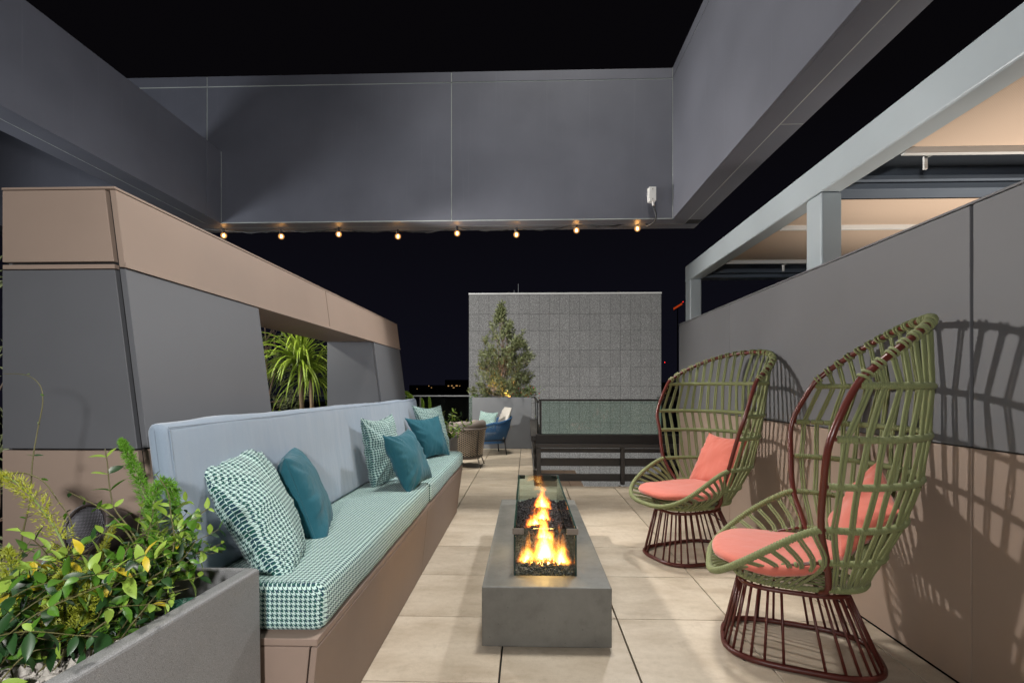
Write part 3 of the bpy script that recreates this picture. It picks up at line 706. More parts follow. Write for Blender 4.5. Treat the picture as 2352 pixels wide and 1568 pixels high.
l_ = bpy.data.lights.new('fire_glow', 'POINT'); o_ = bpy.data.objects.new('fire_glow', l_); C.objects.link(o_); o_.location = (.093, 2.85, .43); l_.energy = 5; l_.color = (1, .55, .2); l_.shadow_soft_size = .06
def flamemat(name, seed, dens):
    m, n, l, b = new(name); n.remove(b); o = tc(n)
    sx = n.new('ShaderNodeSeparateXYZ'); l.new(o, sx.inputs[0])
    # object space: x,y in [-1,1] across the flame, z 0..1 upward
    mp = n.new('ShaderNodeMapping'); mp.inputs['Location'].default_value = (seed * 3.7, seed * 1.3, seed); mp.inputs['Scale'].default_value = (2.1, 2.1, 2.0); l.new(o, mp.inputs[0])
    nz = n.new('ShaderNodeTexNoise'); nz.inputs['Scale'].default_value = 1.5; nz.inputs['Detail'].default_value = 5; nz.inputs['Roughness'].default_value = .62; nz.inputs['Distortion'].default_value = .7
    l.new(mp.outputs[0], nz.inputs['Vector'])
    r2 = mth(n, l, 'SQRT', mth(n, l, 'ADD', mth(n, l, 'POWER', mth(n, l, 'ABSOLUTE', sx.outputs[0]), 2.0), mth(n, l, 'POWER', mth(n, l, 'ABSOLUTE', sx.outputs[1]), 2.0)))
    z = sx.outputs[2]
    # radius allowed at this height shrinks upwards; noise eats tongues into it
    nn = mth(n, l, 'MULTIPLY', mth(n, l, 'SUBTRACT', nz.outputs['Fac'], .5), 3.1)
    env = mth(n, l, 'SUBTRACT', mth(n, l, 'SUBTRACT', .92, mth(n, l, 'MULTIPLY', mth(n, l, 'POWER', mth(n, l, 'MAXIMUM', z, 0.0), .85), 1.05)), r2)
    d = mth(n, l, 'ADD', env, mth(n, l, 'MULTIPLY', nn, mth(n, l, 'ADD', .28, mth(n, l, 'MULTIPLY', z, .55))))
    d = mth(n, l, 'MINIMUM', mth(n, l, 'MAXIMUM', d, 0.0), 1.0)
    side = mth(n, l, 'MINIMUM', mth(n, l, 'MAXIMUM', mth(n, l, 'MULTIPLY', mth(n, l, 'SUBTRACT', 1.0, r2), 4.0), 0.0), 1.0)
    d = mth(n, l, 'MULTIPLY', d, side)
    col = ramp(n, l, d, [(0, (1, .10, .006)), (.18, (1, .22, .015)), (.42, (1, .46, .07)), (.8, (1, .74, .34))])
    st = mth(n, l, 'MULTIPLY', mth(n, l, 'POWER', d, 1.5), dens)
    v = n.new('ShaderNodeEmission'); l.new(col, v.inputs[0]); l.new(st, v.inputs[1])
    l.new(v.outputs[0], n['Material Output'].inputs['Volume']); return m
fl = [(.093, 2.66, .12, .07, .30, 640), (.005, 2.66, .07, .045, .16, 540), (.180, 2.64, .07, .045, .20, 540), (.105, 2.95, .10, .07, .19, 600), (.055, 3.25, .095, .08, .17, 560),
      (.11, 3.38, .09, .08, .20, 560), (.115, 3.72, .10, .08, .22, 600)]
for i, (x, y, rx, ry, h_, dn) in enumerate(fl):
    q = G(); q.disc((0, 0), 1.0, 1.0, -.05, 1.15, 14)
    o = put('flame', mesh(q.V, q.F, flamemat('flame_gas', i + 1, dn)), fp); o.location = Vector((x, y, .318)) - Vector(fp.location); o.scale = (rx, ry, h_)

def even(fn, n, lo=0.0, hi=1.0):
    """n parameter values that are evenly spaced along the curve fn"""
    M_ = 400; ps = [fn(lo + (hi - lo) * i / M_) for i in range(M_ + 1)]; ac = [0]
    for i in range(M_): ac.append(ac[-1] + (ps[i + 1] - ps[i]).length)
    out = []; j = 0
    for k in range(n):
        s_ = ac[-1] * (k + .5) / n
        while j < M_ - 1 and ac[j + 1] < s_: j += 1
        out.append(lo + (hi - lo) * (j + (s_ - ac[j]) / max(1e-9, ac[j + 1] - ac[j])) / M_)
    return out
# ------------------------------------------------------------------ high-backed rope chairs
CH = [dict(pose=(1.249, 3.763, 1.977), arch=[(.450, -.119, 1.268), (.455, -.020, 1.044), (.405, -.004, .890), (.340, .010, .668), (.245, -.03, .507), (.20, -.05, .404)], top=(-.535, 1.512),
           dep=(-.449, -.443, -.455, -.430, -.345, -.25), rim=(.442, .412), bb=(.239, .341, .021), bt=(.16, .226, .065, .352), ex=(1.0, .706, .42, .66, .42)),
      dict(pose=(1.300, 2.404, 1.206), arch=[(.485, -.116, 1.244), (.530, -.026, 1.044), (.474, -.012, .857), (.404, -.016, .673), (.285, -.056, .509), (.235, -.068, .380)], top=(-.455, 1.528),
           dep=(-.475, -.465, -.444, -.393, -.315, -.25), rim=(.405, .380), bb=(.236, .324, .017), bt=(.167, .224, .045, .325), ex=(1.15, .568, .676, .852, .42))]
def spow(v, e): return math.copysign(abs(v) ** e, v)
def rope_chair(c, label):
    px, py, a = c['pose']; ca, sa = math.cos(a), math.sin(a)
    W = lambda p: Vector((px + p[0] * ca - p[1] * sa, py + p[0] * sa + p[1] * ca, p[2]))
    t = thing('rope_chair', label, 'armchair', (px, py, 0), 'high backed rope armchairs by the right wall')
    A = c['arch']; ex = c['ex']; yt, zt = c['top']
    def hoop(k, th):
        x, y, z = A[k]; yb = c['dep'][k]
        return Vector((x * spow(math.cos(th), ex[0] if k < 4 else .9), y + (yb - y) * math.sin(th) ** .9, z))
    def archt(th):
        x, y, z = A[0]; return Vector((x * spow(math.cos(th), .85), y + (yt - y) * math.sin(th) ** 1.05, z + (zt - z) * math.sin(th) ** .85))
    def rim(th):
        x, y, z = A[3]; return Vector((x * spow(math.cos(th), ex[1]), y + (c['rim'][0] - y) * math.sin(th) ** max(.5, ex[2]), z + (c['rim'][1] - z) * math.sin(th) ** ex[3]))
    ba, bb_, b0 = c['bb']; ta, tb, t0, tz = c['bt']
    def ring(aa, b2, y0, z, th, e=.6): return Vector((aa * spow(math.cos(th), e), y0 + b2 * spow(math.sin(th), e), z))
    # frame
    side = [Vector((ta * .98, t0 - .09, tz + .01))] + [Vector(A[k]) for k in (5, 4, 3, 2, 1, 0)]
    up = [archt(PI * i / 16) for i in range(1, 16)]
    full = side + up + [Vector((-p.x, p.y, p.z)) for p in reversed(side)]
    G().tube([W(p) for p in crv(full, 5)], .0135, 10).build('arch_frame', M['red'], t, smooth=True)
    # back hoops with rope wrap
    NC = 22; ths = [PI * (i + .7) / (NC + .4) for i in range(NC)]
    for k in range(6):
        fr = [W(hoop(k, PI * i / 40)) for i in range(41)]
        h = G().tube(fr, .0075, 8).build('back_hoop', M['red'], t, smooth=True)
        for th in ths:                                   # a bundle of turns round the hoop at every upright
            g = G(); P = []; R_ = []; nt = 6 + (k < 3); hw_ = .0057 * nt / max(.2, A[k][0] * .5 - c['dep'][k] * .5 + .1)
            for q in range(nt * 4 + 1):
                P.append(W(hoop(k, min(PI - .002, max(.002, th - hw_ + 2 * hw_ * q / (nt * 4)))))); R_.append(.0108 + .0046 * abs(math.sin(PI * q / 4)) ** .6)
            if (P[-1] - P[0]).length > .02: g.tube(P, R_, 8).build('rope_wrap', M['rope'], h, smooth=True)
    # knots on the arch
    for i, th in enumerate(ths):
        g = G()
        for dq in (-.022, .022):
            cc = W(archt(th + dq)); d = (W(archt(th + dq + .01)) - W(archt(th + dq - .01))).normalized()
            u = d.orthogonal().normalized(); v = d.cross(u)
            g.tube([cc + (u * math.cos(b) + v * math.sin(b)) * .018 + d * .004 * math.sin(b) for b in [2 * PI * j / 12 for j in range(12)]], .006, 6, closed=True)
        g.tube([W(archt(th - .022)) - Vector((0, 0, .019)), W(archt(th + .022)) - Vector((0, 0, .019))], .006, 6)
        g.build('knot', M['rope'], t, smooth=True)
    # uprights: paired cords from the arch down over every hoop
    for i, th in enumerate(ths):
        g = G()
        for dq in (-1, 1):
            pts = []
            p0 = archt(th); nxt = [hoop(k, th) for k in range(6)]
            pts.append(p0)
            for k, p in enumerate(nxt):
                out = 1 if (k + i) % 2 else -1
                off = Vector((0, -.003 * (1 if out > 0 else -1), 0))
                if k: pts.append((pts[-1] + p) / 2 + Vector((0, 0, 0)))
                pts.append(p + off)
            tang = Vector((-math.sin(th), 0, 0)).normalized() if abs(math.sin(th)) > .05 else Vector((0, 1, 0))
            tang = (hoop(2, min(PI, th + .05)) - hoop(2, max(0, th - .05))).normalized()
            pts = [p + tang * .0063 * dq + Vector((random.uniform(-.002, .002), 0, 0)) for p in pts]
            g.tube([W(p) for p in pts], .0060, 6)
        g.build('rope', M['rope'], t, smooth=True)
    # arm rim, fully wrapped
    N = 150; c_ = [W(rim(PI * i / N)) for i in range(N + 1)]
    L = sum((c_[i + 1] - c_[i]).length for i in range(N)); turns = int(L / .0125)
    # resample evenly
    seg = []; acc = [0]
    for i in range(N): acc.append(acc[-1] + (c_[i + 1] - c_[i]).length)
    def along(cv, ac, s):
        import bisect
        j = min(len(cv) - 2, max(0, bisect.bisect_right(ac, s) - 1)); f = (s - ac[j]) / max(1e-9, ac[j + 1] - ac[j]); return cv[j].lerp(cv[j + 1], min(1, max(0, f)))
    P = []; R_ = []
    for i in range(turns * 4 + 1):
        P.append(along(c_, acc, L * i / (turns * 4))); R_.append(.0120 + .0045 * (abs(math.sin(PI * i / 4)) ** .6))
    G().tube(P, R_, 10).build('arm_rim', M['rope'], t, smooth=True)
    # seat ring (front half, half wrapped) and lower ring
    def seatring(th): x, y, z = A[4]; return Vector((x * spow(math.cos(th), .8), y + (.30 - y) * math.sin(th) ** .8, z + (.395 - z) * math.sin(th)))
    h = G().tube([W(seatring(PI * i / 30)) for i in range(31)], .0075, 8).build('seat_hoop', M['red'], t, smooth=True)
    g = G()
    for i in range(46):
        if i % 4 == 3: continue
        th = PI * (i + .5) / 46; c0 = W(seatring(th)); d = (W(seatring(th + .01)) - W(seatring(th - .01))).normalized() * .0062
        g.tube([c0 - d, c0 - d * .6, c0 + d * .6, c0 + d], [.0105, .0135, .0135, .0105], 8)
    g.build('rope_wrap', M['rope'], h, smooth=True)
    P = []; R_ = []; NT = 110
    for i in range(NT * 4): P.append(W(ring(ta + .015, tb + .02, t0, tz + .028, 2 * PI * i / (NT * 4), .8))); R_.append(.011 + .003 * abs(math.sin(PI * i / 4)) ** .6)
    G().tube(P, R_, 8, closed=True).build('lower_rope_ring', M['rope'], t, smooth=True)
    # ropes from the arm rim down to the lower ring, woven over the seat hoop
    NB = 26
    for th in even(rim, NB, 0, PI):
        g = G()
        for dq in (-1, 1):
            a0 = rim(th); m_ = seatring(th) + Vector((0, 0, -.006)); e_ = ring(ta + .015, tb + .02, t0, tz + .02, th, .8)
            o_ = Vector((0, 0, 0)); m_ = m_ + (m_ - Vector((0, 0, m_.z))).normalized() * .016
            tan = (rim(min(PI, th + .03)) - rim(max(0, th - .03))).normalized() * .0058 * dq
            g.tube([W(p + tan) for p in crv([a0, m_, e_], 4)], .0055, 6)
        g.build('rope', M['rope'], t, smooth=True)
    for i in range(7):                                        # cords under the cushion
        x = (-.75 + .25 * i) * ta
        G().tube([W((x, t0 - tb * .9, tz + .035)), W((x, t0 + tb * .9, tz + .035))], .006, 6).build('seat_rope', M['rope'], t, smooth=True)
    # base of rods
    G().tube([W(ring(ba, bb_, b0, .014, 2 * PI * i / 64, .62)) for i in range(64)], .0135, 10, closed=True).build('base_ring', M['redbase'], t, smooth=True)
    G().tube([W(ring(ta, tb, t0, tz - .004, 2 * PI * i / 64, .62)) for i in range(64)], .0105, 8, closed=True).build('top_ring', M['redbase'], t, smooth=True)
    NR = 30
    for i in range(NR):
        th = 2 * PI * (i + .5) / NR
        G().tube([W(ring(ba, bb_, b0, .014, th, .62)), W(ring(ta, tb, t0, tz - .004, th, .62))], .0062, 8).build('rod', M['redbase'], t, smooth=True)
    for th in (.6, 2.5, 3.8, 5.6):
        p = W(ring(ba, bb_, b0, 0, th, .62)); G().disc((p.x, p.y), .009, .009, 0, .006, 10).build('foot_pad', M['blackmetal'], t)
    # seat cushion: a rounded wedge, its own thing
    V = []; U = []; Fc = []; NU, NV = 36, 7
    yf = c['rim'][0] - .012; zf = c['rim'][1]; xw = A[3][0] * .80; yb = -.17
    def outline(th):
        x = xw * spow(math.cos(th), .75); s = math.sin(th)
        y = (yf - .03) * spow(s, .62) + .03 if s > 0 else .03 + (.03 - yb) * spow(s, .8)
        x *= 1 - .20 * s ** 3 if s > 0 else 1 - .30 * abs(s)
        x *= .86 + .14 * min(1, max(0, (y + .05) / .2))
        return x, y
    for lev, (ins, dz) in enumerate(((.16, -.020), (.05, -.020), (.01, -.010), (0, .004), (.012, .018), (.05, .027), (.4, .036), (.8, .039))):
        for i in range(NU):
            th = 2 * PI * i / NU; x, y = outline(th); s = 1 - ins * (1.6 if ins < .1 else 1)
            x *= s; y = .03 + (y - .03) * s
            tz_ = zf + .066 + (.0 if y > .1 else .0) + .012 * noise.noise(Vector((x * 5, y * 5, 1)))
            tz_ += .035 * max(0, (.1 - y) / .3)
            V.append(W((x, y, tz_ + dz)))
    nl = 8
    for lv in range(nl - 1):
        for i in range(NU): q = lv * NU; Fc.append((q + i, q + (i + 1) % NU, q + NU + (i + 1) % NU, q + NU + i))
    Fc.append(tuple(reversed(range(NU)))); Fc.append(tuple((nl - 1) * NU + i for i in range(NU)))
    g = G(); g.add(V, Fc); return t, g, W
t1, g1, W1 = rope_chair(CH[0], 'olive rope armchair with tall fan back farther along the right wall, facing the fire pit')
t2, g2, W2 = rope_chair(CH[1], 'olive rope armchair with tall fan back in the right foreground, nearest the camera')
top('chair_cushion', g1, M['coral'], 'coral seat pad on the farther olive rope armchair', 'cushion', 'coral seat pads', smooth=True)
top('chair_cushion', g2, M['coral'], 'coral seat pad on the olive rope armchair in the right foreground', 'cushion', 'coral seat pads', smooth=True)
pillow(W1((.20, -.33, .87)), W1((-.20, -.33, .87)), W1((.21, -.12, .49)), W1((-.21, -.12, .49)), .13, M['coral'], 'coral pillow upright in the farther olive rope armchair', 11, group='coral pillows in the rope chairs')
pillow(W2((.12, -.34, .90)), W2((-.26, -.31, .74)), W2((.24, -.15, .56)), W2((-.12, -.13, .47)), .13, M['coral'], 'coral pillow tipped on its corner in the right foreground rope armchair', 12, group='coral pillows in the rope chairs')

# ------------------------------------------------------------------ stair guard and railings
def slat(g, x0, x1, y0, y1, z0, z1): return g.box(x0, x1, y0, y1, z0, z1)
gd = thing('stair_guard', 'dark metal slatted guard with glass screen around the stair opening', 'railing', (1.1, 6.45, 0))
for x0, x1 in ((.126, .182), (1.20, 1.25), (2.28, 2.33)):
    G().box(x0, x1, 6.40, 6.46, 0, .465).build('post', M['rail'], gd, bevel=.003, seg=1)
G().box(.12, 3.3, 6.395, 6.465, .467, .518).build('beam', M['rail'], gd, bevel=.002, seg=1)
G().box(.115, 3.3, 6.41, 6.60, .520, .630).build('top_ledge', M['blackmetal'], gd, bevel=.002, seg=1)
G().box(.113, 3.3, 6.407, 6.412, .626, .634).build('ledge_trim', M['rail'], gd)
for z0, z1 in ((.400, .452), (.225, .326), (.031, .126)):
    G().box(.184, 3.3, 6.47, 6.49, z0, z1).build('slat', M['rail'], gd, bevel=.002, seg=1)
for x0, x1 in ((.195, 1.985), (1.995, 3.3)):
    G().box(x0, x1, 6.50, 6.512, .631, 1.062).build('glass_pane', M['glass'], gd)
G().box(1.986, 1.994, 6.50, 6.512, .631, 1.062).build('glass_joint', M['alu'], gd)
G().box(.155, 3.3, 6.485, 6.525, 1.064, 1.088).build('handrail', M['blackmetal'], gd)
G().box(.166, .192, 6.492, 6.52, .631, 1.063).build('end_stile', M['blackmetal'], gd)
# side run of the guard going back
G().box(.10, .115, 6.60, 10.2, .10, .18).build('side_slat', M['rail'], gd); G().box(.10, .115, 6.60, 10.2, .26, .34).build('side_slat', M['rail'], gd); G().box(.10, .115, 6.60, 10.2, .42, .50).build('side_slat', M['rail'], gd)
G().box(.06, .21, 6.61, 10.2, .530, .600).build('side_ledge', M['rail'], gd)
for y in (7.6, 8.9, 10.15): G().box(.116, .17, y, y + .05, 0, .528).build('post', M['rail'], gd)
for y0, y1 in ((6.62, 8.35), (8.37, 10.2)): G().box(.14, .152, y0, y1, .602, 1.04).build('glass_pane', M['glass'], gd)
G().box(.13, .162, 6.53, 10.2, 1.042, 1.062).build('side_handrail', M['blackmetal'], gd)
# perimeter rail far end
pr = thing('perimeter_rail', 'glass balustrade with thin metal handrail along the dark far edge', 'railing', (-4, 11.2, 0))
xs = [-8.8, -7.2, -5.6, -4.0, -2.4, -.9]
for a, b_ in zip(xs[:-1], xs[1:]):
    G().box(a + .02, b_ - .02, 11.20, 11.212, .06, 1.03).build('glass_pane', M['glass'], pr)
    G().box(a - .015, a + .015, 11.19, 11.22, 0, 1.03).build('post', M['rail'], pr)
G().box(-8.8, -.88, 11.18, 11.23, 1.04, 1.066).build('handrail', M['planterfar'], pr)
G().box(-8.8, -.88, 11.15, 11.26, 0, .055).build('base_rail', M['rail'], pr)
pl = thing('side_rail', 'glass balustrade beyond the stair opening at the right, half hidden by the far rope chair', 'railing', (3.2, 11.2, 0))
for a, b_ in ((2.9, 4.6), (4.62, 6.4)): G().box(a, b_, 11.20, 11.212, .1, 1.0).build('glass_pane', M['glass'], pl)
G().box(2.9, 6.4, 11.18, 11.23, 1.005, 1.03).build('handrail', M['rail'], pl)
g = G(); g.box(.16, 1.25, 8.0, 13.0, -1.05, -.93)
struct('lower_landing', g, M['deck'])
for i in range(2):
    for j in range(9):
        q = G(); q.box(.165 + i * .8, min(1.24, .955 + i * .8), 8.0 + .555 * j, 8.55 + .555 * j, -.93, -.9); o = q.build('paver', M['lower'], bpy.data.objects['lower_landing'], bevel=.002, seg=1)
st = thing('stair', 'short flight of steps going down beyond the slatted guard', 'stairs', (.7, 7.2, -1))
for i in range(5): G().box(.2, 1.2, 6.65 + .27 * i, 6.93 + .27 * i, -.21 - .17 * i, -.17 - .17 * i).build('tread', M['lower'], st)
for x in (.17, 1.21): G().hexa([(x, 6.6, -.4), (x + .02, 6.6, -.4), (x + .02, 8.0, -1.2), (x, 8.0, -1.2), (x, 6.6, -.05), (x + .02, 6.6, -.05), (x + .02, 8.0, -.9), (x, 8.0, -.9)]).build('stringer', M['rail'], st)

# ------------------------------------------------------------------ facade behind
bd = thing('neighbour_building', 'windowless grey block clad in speckled square panels behind the stair opening', 'building', (2.26, 32, -12))
cols = [-3.491 + .6058 * i for i in range(20)]
rows = [6.826]
while rows[-1] > -12: rows.append(rows[-1] - (1.17 if len(rows) % 2 else 1.0))
G().box(cols[0], cols[-1], 30.04, 38, -12, 6.84).build('core', M['citywall'], bd)
cache = {}
for i in range(19):
    for j in range(len(rows) - 1):
        if j > 14: break
        h_ = round(rows[j] - rows[j + 1], 2)
        if h_ not in cache:
            q = G(); q.box(-.2965, .2965, -.025, .0, -h_ / 2 + .007, h_ / 2 - .007); cache[h_] = mesh(q.V, q.F, M['facade'])
        put('cladding_panel', cache[h_], bd, Vector(((cols[i] + cols[i + 1]) / 2, 30.035, (rows[j] + rows[j + 1]) / 2)) - Vector(bd.location))
G().box(cols[0] - .02, cols[-1] + .02, 29.98, 38.02, 6.842, 6.93).build('parapet_cap', M['alu'], bd)
for (px_, z_, r_) in ((1169, 6.95, .14), (1421, 6.95, .16)):
    p = at(px_, 700, 31); q = G(); q.sphere((0, 0, .1), r_, 12, 8); q.disc((0, 0), .03, .03, -.03, .05); q.V = [v + Vector((p.x, 31, z_)) for v in q.V]; q.build('vent_cowl', M['rail'], bd)
for px_, hh in ((1181, .35), (1190.5, .75)):
    p = at(px_, 700, 31); q = G(); q.tube([(0, 0, 0), (0, 0, hh)], .02, 6); q.V = [v + Vector((p.x, 31, 6.93)) for v in q.V]; q.build('aerial', M['planterfar'], bd)

# ------------------------------------------------------------------ planters
def planter(name, x0, x1, y0, y1, z, wall_, depth, mat, label, bevel=.012, group=None, parts=True):
    t = thing(name, label, 'planter', ((x0 + x1) / 2, (y0 + y1) / 2, 0), group)
    g = G(); ringbox(g, x0, x1, y0, y1, x0 + wall_, x1 - wall_, y0 + wall_, y1 - wall_, 0.005, z, z - depth)
    g.build('body', mat, t, bevel=bevel, seg=3)
    if parts: G().box(x0 + wall_ + .002, x1 - wall_ - .002, y0 + wall_ + .002, y1 - wall_ - .002, z - depth + .001, z - depth + .03).build('soil', M['soil'], t)
    return t
p1 = thing('planter', 'large grey planter box in the left foreground holding pale pebbles and climbing plants', 'planter', (-1.6, .95, 0), 'grey planter boxes')
g = G(); V = [(-2.6, .25, .004), (-.915, .25, .004), (-.80, 1.495, .004), (-2.6, 1.495, .004), (-2.6, .25, .692), (-.905, .25, .692), (-.81, 1.495, .692), (-2.6, 1.495, .692)]
wl_ = .045
V += [(-2.55, .30, .692), (-.905 - wl_, .30, .692), (-.81 - wl_, 1.495 - .02, .692), (-2.55, 1.495 - .02, .692), (-2.55, .30, .46), (-.905 - wl_, .30, .46), (-.81 - wl_, 1.475, .46), (-2.55, 1.475, .46)]
g.add(V, [(0, 3, 2, 1), (0, 1, 5, 4), (1, 2, 6, 5), (2, 3, 7, 6), (3, 0, 4, 7), (4, 5, 9, 8), (5, 6, 10, 9), (6, 7, 11, 10), (7, 4, 8, 11), (8, 9, 13, 12), (9, 10, 14, 13), (10, 11, 15, 14), (11, 8, 12, 15), (12, 13, 14, 15)])
g.build('body', M['planter'], p1, bevel=.010, seg=3)
G().hexa([(-2.54, .31, .461), (-.96, .31, .461), (-.865, 1.47, .461), (-2.54, 1.47, .461), (-2.54, .31, .56), (-.96, .31, .56), (-.865, 1.47, .56), (-2.54, 1.47, .56)]).build('soil', M['soil'], p1)
prot = [stone(.0155, i, 2, .66, .45) for i in range(7)]
pts = []
for _ in range(3000):
    x = random.uniform(-1.75, -.885); y = random.uniform(.62, 1.42)
    if x > -.965 + (y - .4) * .085: continue
    if y > 1.36 and x > -1.15: continue
    pts.append((Vector((x, y, .578 + random.uniform(0, .028) + .02 * max(0, noise.noise(Vector((x * 5, y * 5, 0)))) * 2)), random.uniform(.55, 1.3)))
g = G(); scatter(g, prot, pts); peb = g.build('pebbles', M['stone'], p1, smooth=False); peb['kind'] = 'stuff'
# green slotted drain guard
dr = thing('drain_guard', 'green slotted plastic drain dome among the pebbles by the planter rim', 'drain cover', (-.935, 1.33, .60))
dc = (-.935, 1.33)
for i in range(20):
    a = 2 * PI * i / 20; G().tube([(dc[0] + .043 * math.cos(a), dc[1] + .043 * math.sin(a), .575), (dc[0] + .038 * math.cos(a), dc[1] + .038 * math.sin(a), .645)], .0032, 5).build('slat', M['drain'], dr)
g = G()
for r_ in (.039, .027, .015, .004): g.tube([(dc[0] + r_ * math.cos(2 * PI * k / 20), dc[1] + r_ * math.sin(2 * PI * k / 20), .647) for k in range(20)], .0038, 5, closed=True)
for i in range(8): a = 2 * PI * i / 8; g.tube([(dc[0], dc[1], .647), (dc[0] + .039 * math.cos(a), dc[1] + .039 * math.sin(a), .647)], .003, 5)
g.build('dome', M['drain'], dr)
# garden speaker
sp = at(207, 1213, 1.44)
spk = thing('garden_speaker', 'round black garden speaker with mesh grille standing among the planter leaves', 'speaker', (sp.x, sp.y, .58))
R = Euler((math.radians(-20), 0, math.radians(-6))).to_matrix()
def rot(g, c, R): g.V = [R @ v + c for v in g.V]; return g
def lathe(prof, n=36):
    V = []; Fc = []
    for r_, y in prof:
        for k in range(n): a = 2 * PI * k / n; V.append((r_ * math.cos(a), y, r_ * math.sin(a)))
    for j in range(len(prof) - 1):
        for k in range(n): Fc.append((j * n + k, j * n + (k + 1) % n, (j + 1) * n + (k + 1) % n, (j + 1) * n + k))
    q = G(); q.add(V, Fc); return q
rot(lathe([(.001, .11), (.04, .108), (.062, .085), (.072, .03), (.074, -.01), (.073, -.02), (.066, -.022), (.064, -.016)]), sp, R).build('housing', M['plastic'], spk, smooth=True)
rot(lathe([(.065, -.014), (.045, -.020), (.02, -.023), (.001, -.0235)]), sp, R).build('grille', M['blackmetal'], spk, smooth=True)
g = G()
for i in range(-13, 14):
    for j in range(-16, 17):
        x = (i + .5 * (j % 2)) * .0047; z = j * .0041
        if x * x + z * z < .06 ** 2: yy = -.0238 + .0035 * ((x * x + z * z) / .0036) * 1.9; g.add([(x - .0012, yy - .0008, z - .0012), (x + .0012, yy - .0008, z - .0012), (x + .0012, yy - .0008, z + .0012), (x - .0012, yy - .0008, z + .0012)], [(0, 1, 2, 3)])
gr = rot(g, sp, R).build('grille_holes', paint('grille_gray', (.30, .29, .33), .4), spk); gr['kind'] = 'stuff'
G().tube([sp + Vector((.02, .05, -.05)), Vector((sp.x + .02, sp.y - .03, .60))], .014, 10).build('stake', M['plastic'], spk)
# spot light in the planter
ug = thing('planter_uplight', 'black ribbed spotlight lying low among the pebbles of the near planter', 'spotlight', (-1.07, 1.13, .62))
R2 = Euler((math.radians(50), 0, math.radians(30))).to_matrix(); c0 = Vector((-1.07, 1.16, .70))
rot(lathe([(.001, .07), (.03, .068), (.034, .03), (.034, -.02), (.037, -.03), (.037, -.075), (.001, -.076)], 20), c0, R2).build('body', M['blackmetal'], ug, smooth=True)
for i in range(5): rot(lathe([(.0335, .02 + .01 * i), (.040, .021 + .01 * i), (.040, .024 + .01 * i), (.0335, .025 + .01 * i)], 20), c0, R2).build('cooling_fin', M['blackmetal'], ug)
G().tube([c0, Vector((-1.07, 1.13, .58))], .01, 8).build('stake', M['blackmetal'], ug)

p2 = planter('planter', -1.75, -.80, 5.14, 5.73, .69, .035, .07, M['planter'], 'grey planter box just past the far end of the bench', .008, 'grey planter boxes')
p3 = planter('planter', -1.108, .094, 10.1, 10.95, 1.043, .03, .05, M['planterfar'], 'tall dark grey planter box holding the olive tree at the far end', .004, 'grey planter boxes')
p4 = planter('planter', -3.3, -1.95, 4.1, 6.4, .84, .03, .06, M['planterfar'], 'grey planter box with ponytail palms seen through the wall opening', .004, 'grey planter boxes')

# ------------------------------------------------------------------ plants
def leafmesh(L, Wd, mat, fold=.25, curl=.25, n=5):
    V = []; Fc = []
    for i in range(n + 1):
        t = i / n; w_ = Wd / 2 * (math.sin(PI * t ** .85)) ** .8 if 0 < i < n else .0004
        z = -curl * L * t * t
        V += [(-w_, L * t, z + fold * w_), (0, L * t, z), (w_, L * t, z + fold * w_)]
    for i in range(n):
        a = i * 3; Fc += [(a, a + 1, a + 4, a + 3), (a + 1, a + 2, a + 5, a + 4)]
    return mesh(V, Fc, mat, True)
LM = {k: [leafmesh(1, w_, M[k], f, c) for w_, f, c in ((.44, .30, .25), (.50, .18, .4), (.36, .38, .08), (.40, -.1, .3))] for k in ('leafdark', 'leafmid', 'leaflime', 'leafyellow')}
def putleaf(t, p, d, L, kind):
    o = put('leaf', random.choice(LM[kind]), t)
    d = d.normalized(); q = d.to_track_quat('Y', 'Z'); e = q.to_matrix() @ Euler((0, random.uniform(-.9, .9), 0)).to_matrix()
    o.matrix_local = Matrix.Translation(p - WL[t.name]) @ e.to_4x4() @ Matrix.Scale(L, 4)
    return o
cnt = {}
def vine(t, pts, r0, leafL, step, kinds, mat='vine', jit=.01, tipw=.35, side=1.0):
    P = [p + Vector((random.uniform(-jit, jit), random.uniform(-jit, jit), random.uniform(-jit, jit) * .5)) if 0 < i else p for i, p in enumerate(map(Vector, pts))]
    c = crv(P, 6); N = len(c)
    G().tube(c, [r0 * (1 - .65 * i / N) for i in range(N)], 6).build('stem', M[mat], t, smooth=True)
    acc = 0; k = 0
    for i in range(1, N):
        acc += (c[i] - c[i - 1]).length
        if acc > step:
            acc = 0; k += 1; d = (c[i] - c[i - 1]).normalized()
            u = d.cross(Vector((0, 0, 1))); u = u.normalized() if u.length > .1 else Vector((1, 0, 0))
            ang = random.uniform(0, PI); u2 = (u * math.cos(ang) + d.cross(u) * math.sin(ang)) * side
            for s_ in (1, -1):
                if cnt.get(t.name, 0) > 290 or random.random() < .1: continue
                dd = u2 * s_ + d * random.uniform(.2, .8) + Vector((0, 0, random.uniform(-.15, .3)))
                kd = random.choices(*kinds)[0]
                if i > N * .8 and random.random() < tipw: kd = 'leaflime'
                putleaf(t, c[i], dd, leafL * random.uniform(.65, 1.25) * (1 if i < N * .85 else .7), kd); cnt[t.name] = cnt.get(t.name, 0) + 1
dk = (('leafdark', 'leafmid', 'leaflime'), (6, 3.2, 1.6)); br = (('leafdark', 'leafmid', 'leaflime'), (1.5, 3, 4)); md = (('leafdark', 'leafmid', 'leaflime'), (3, 4, 2))
def A_(*l): return [at(x, y, Y) for x, y, Y in l]
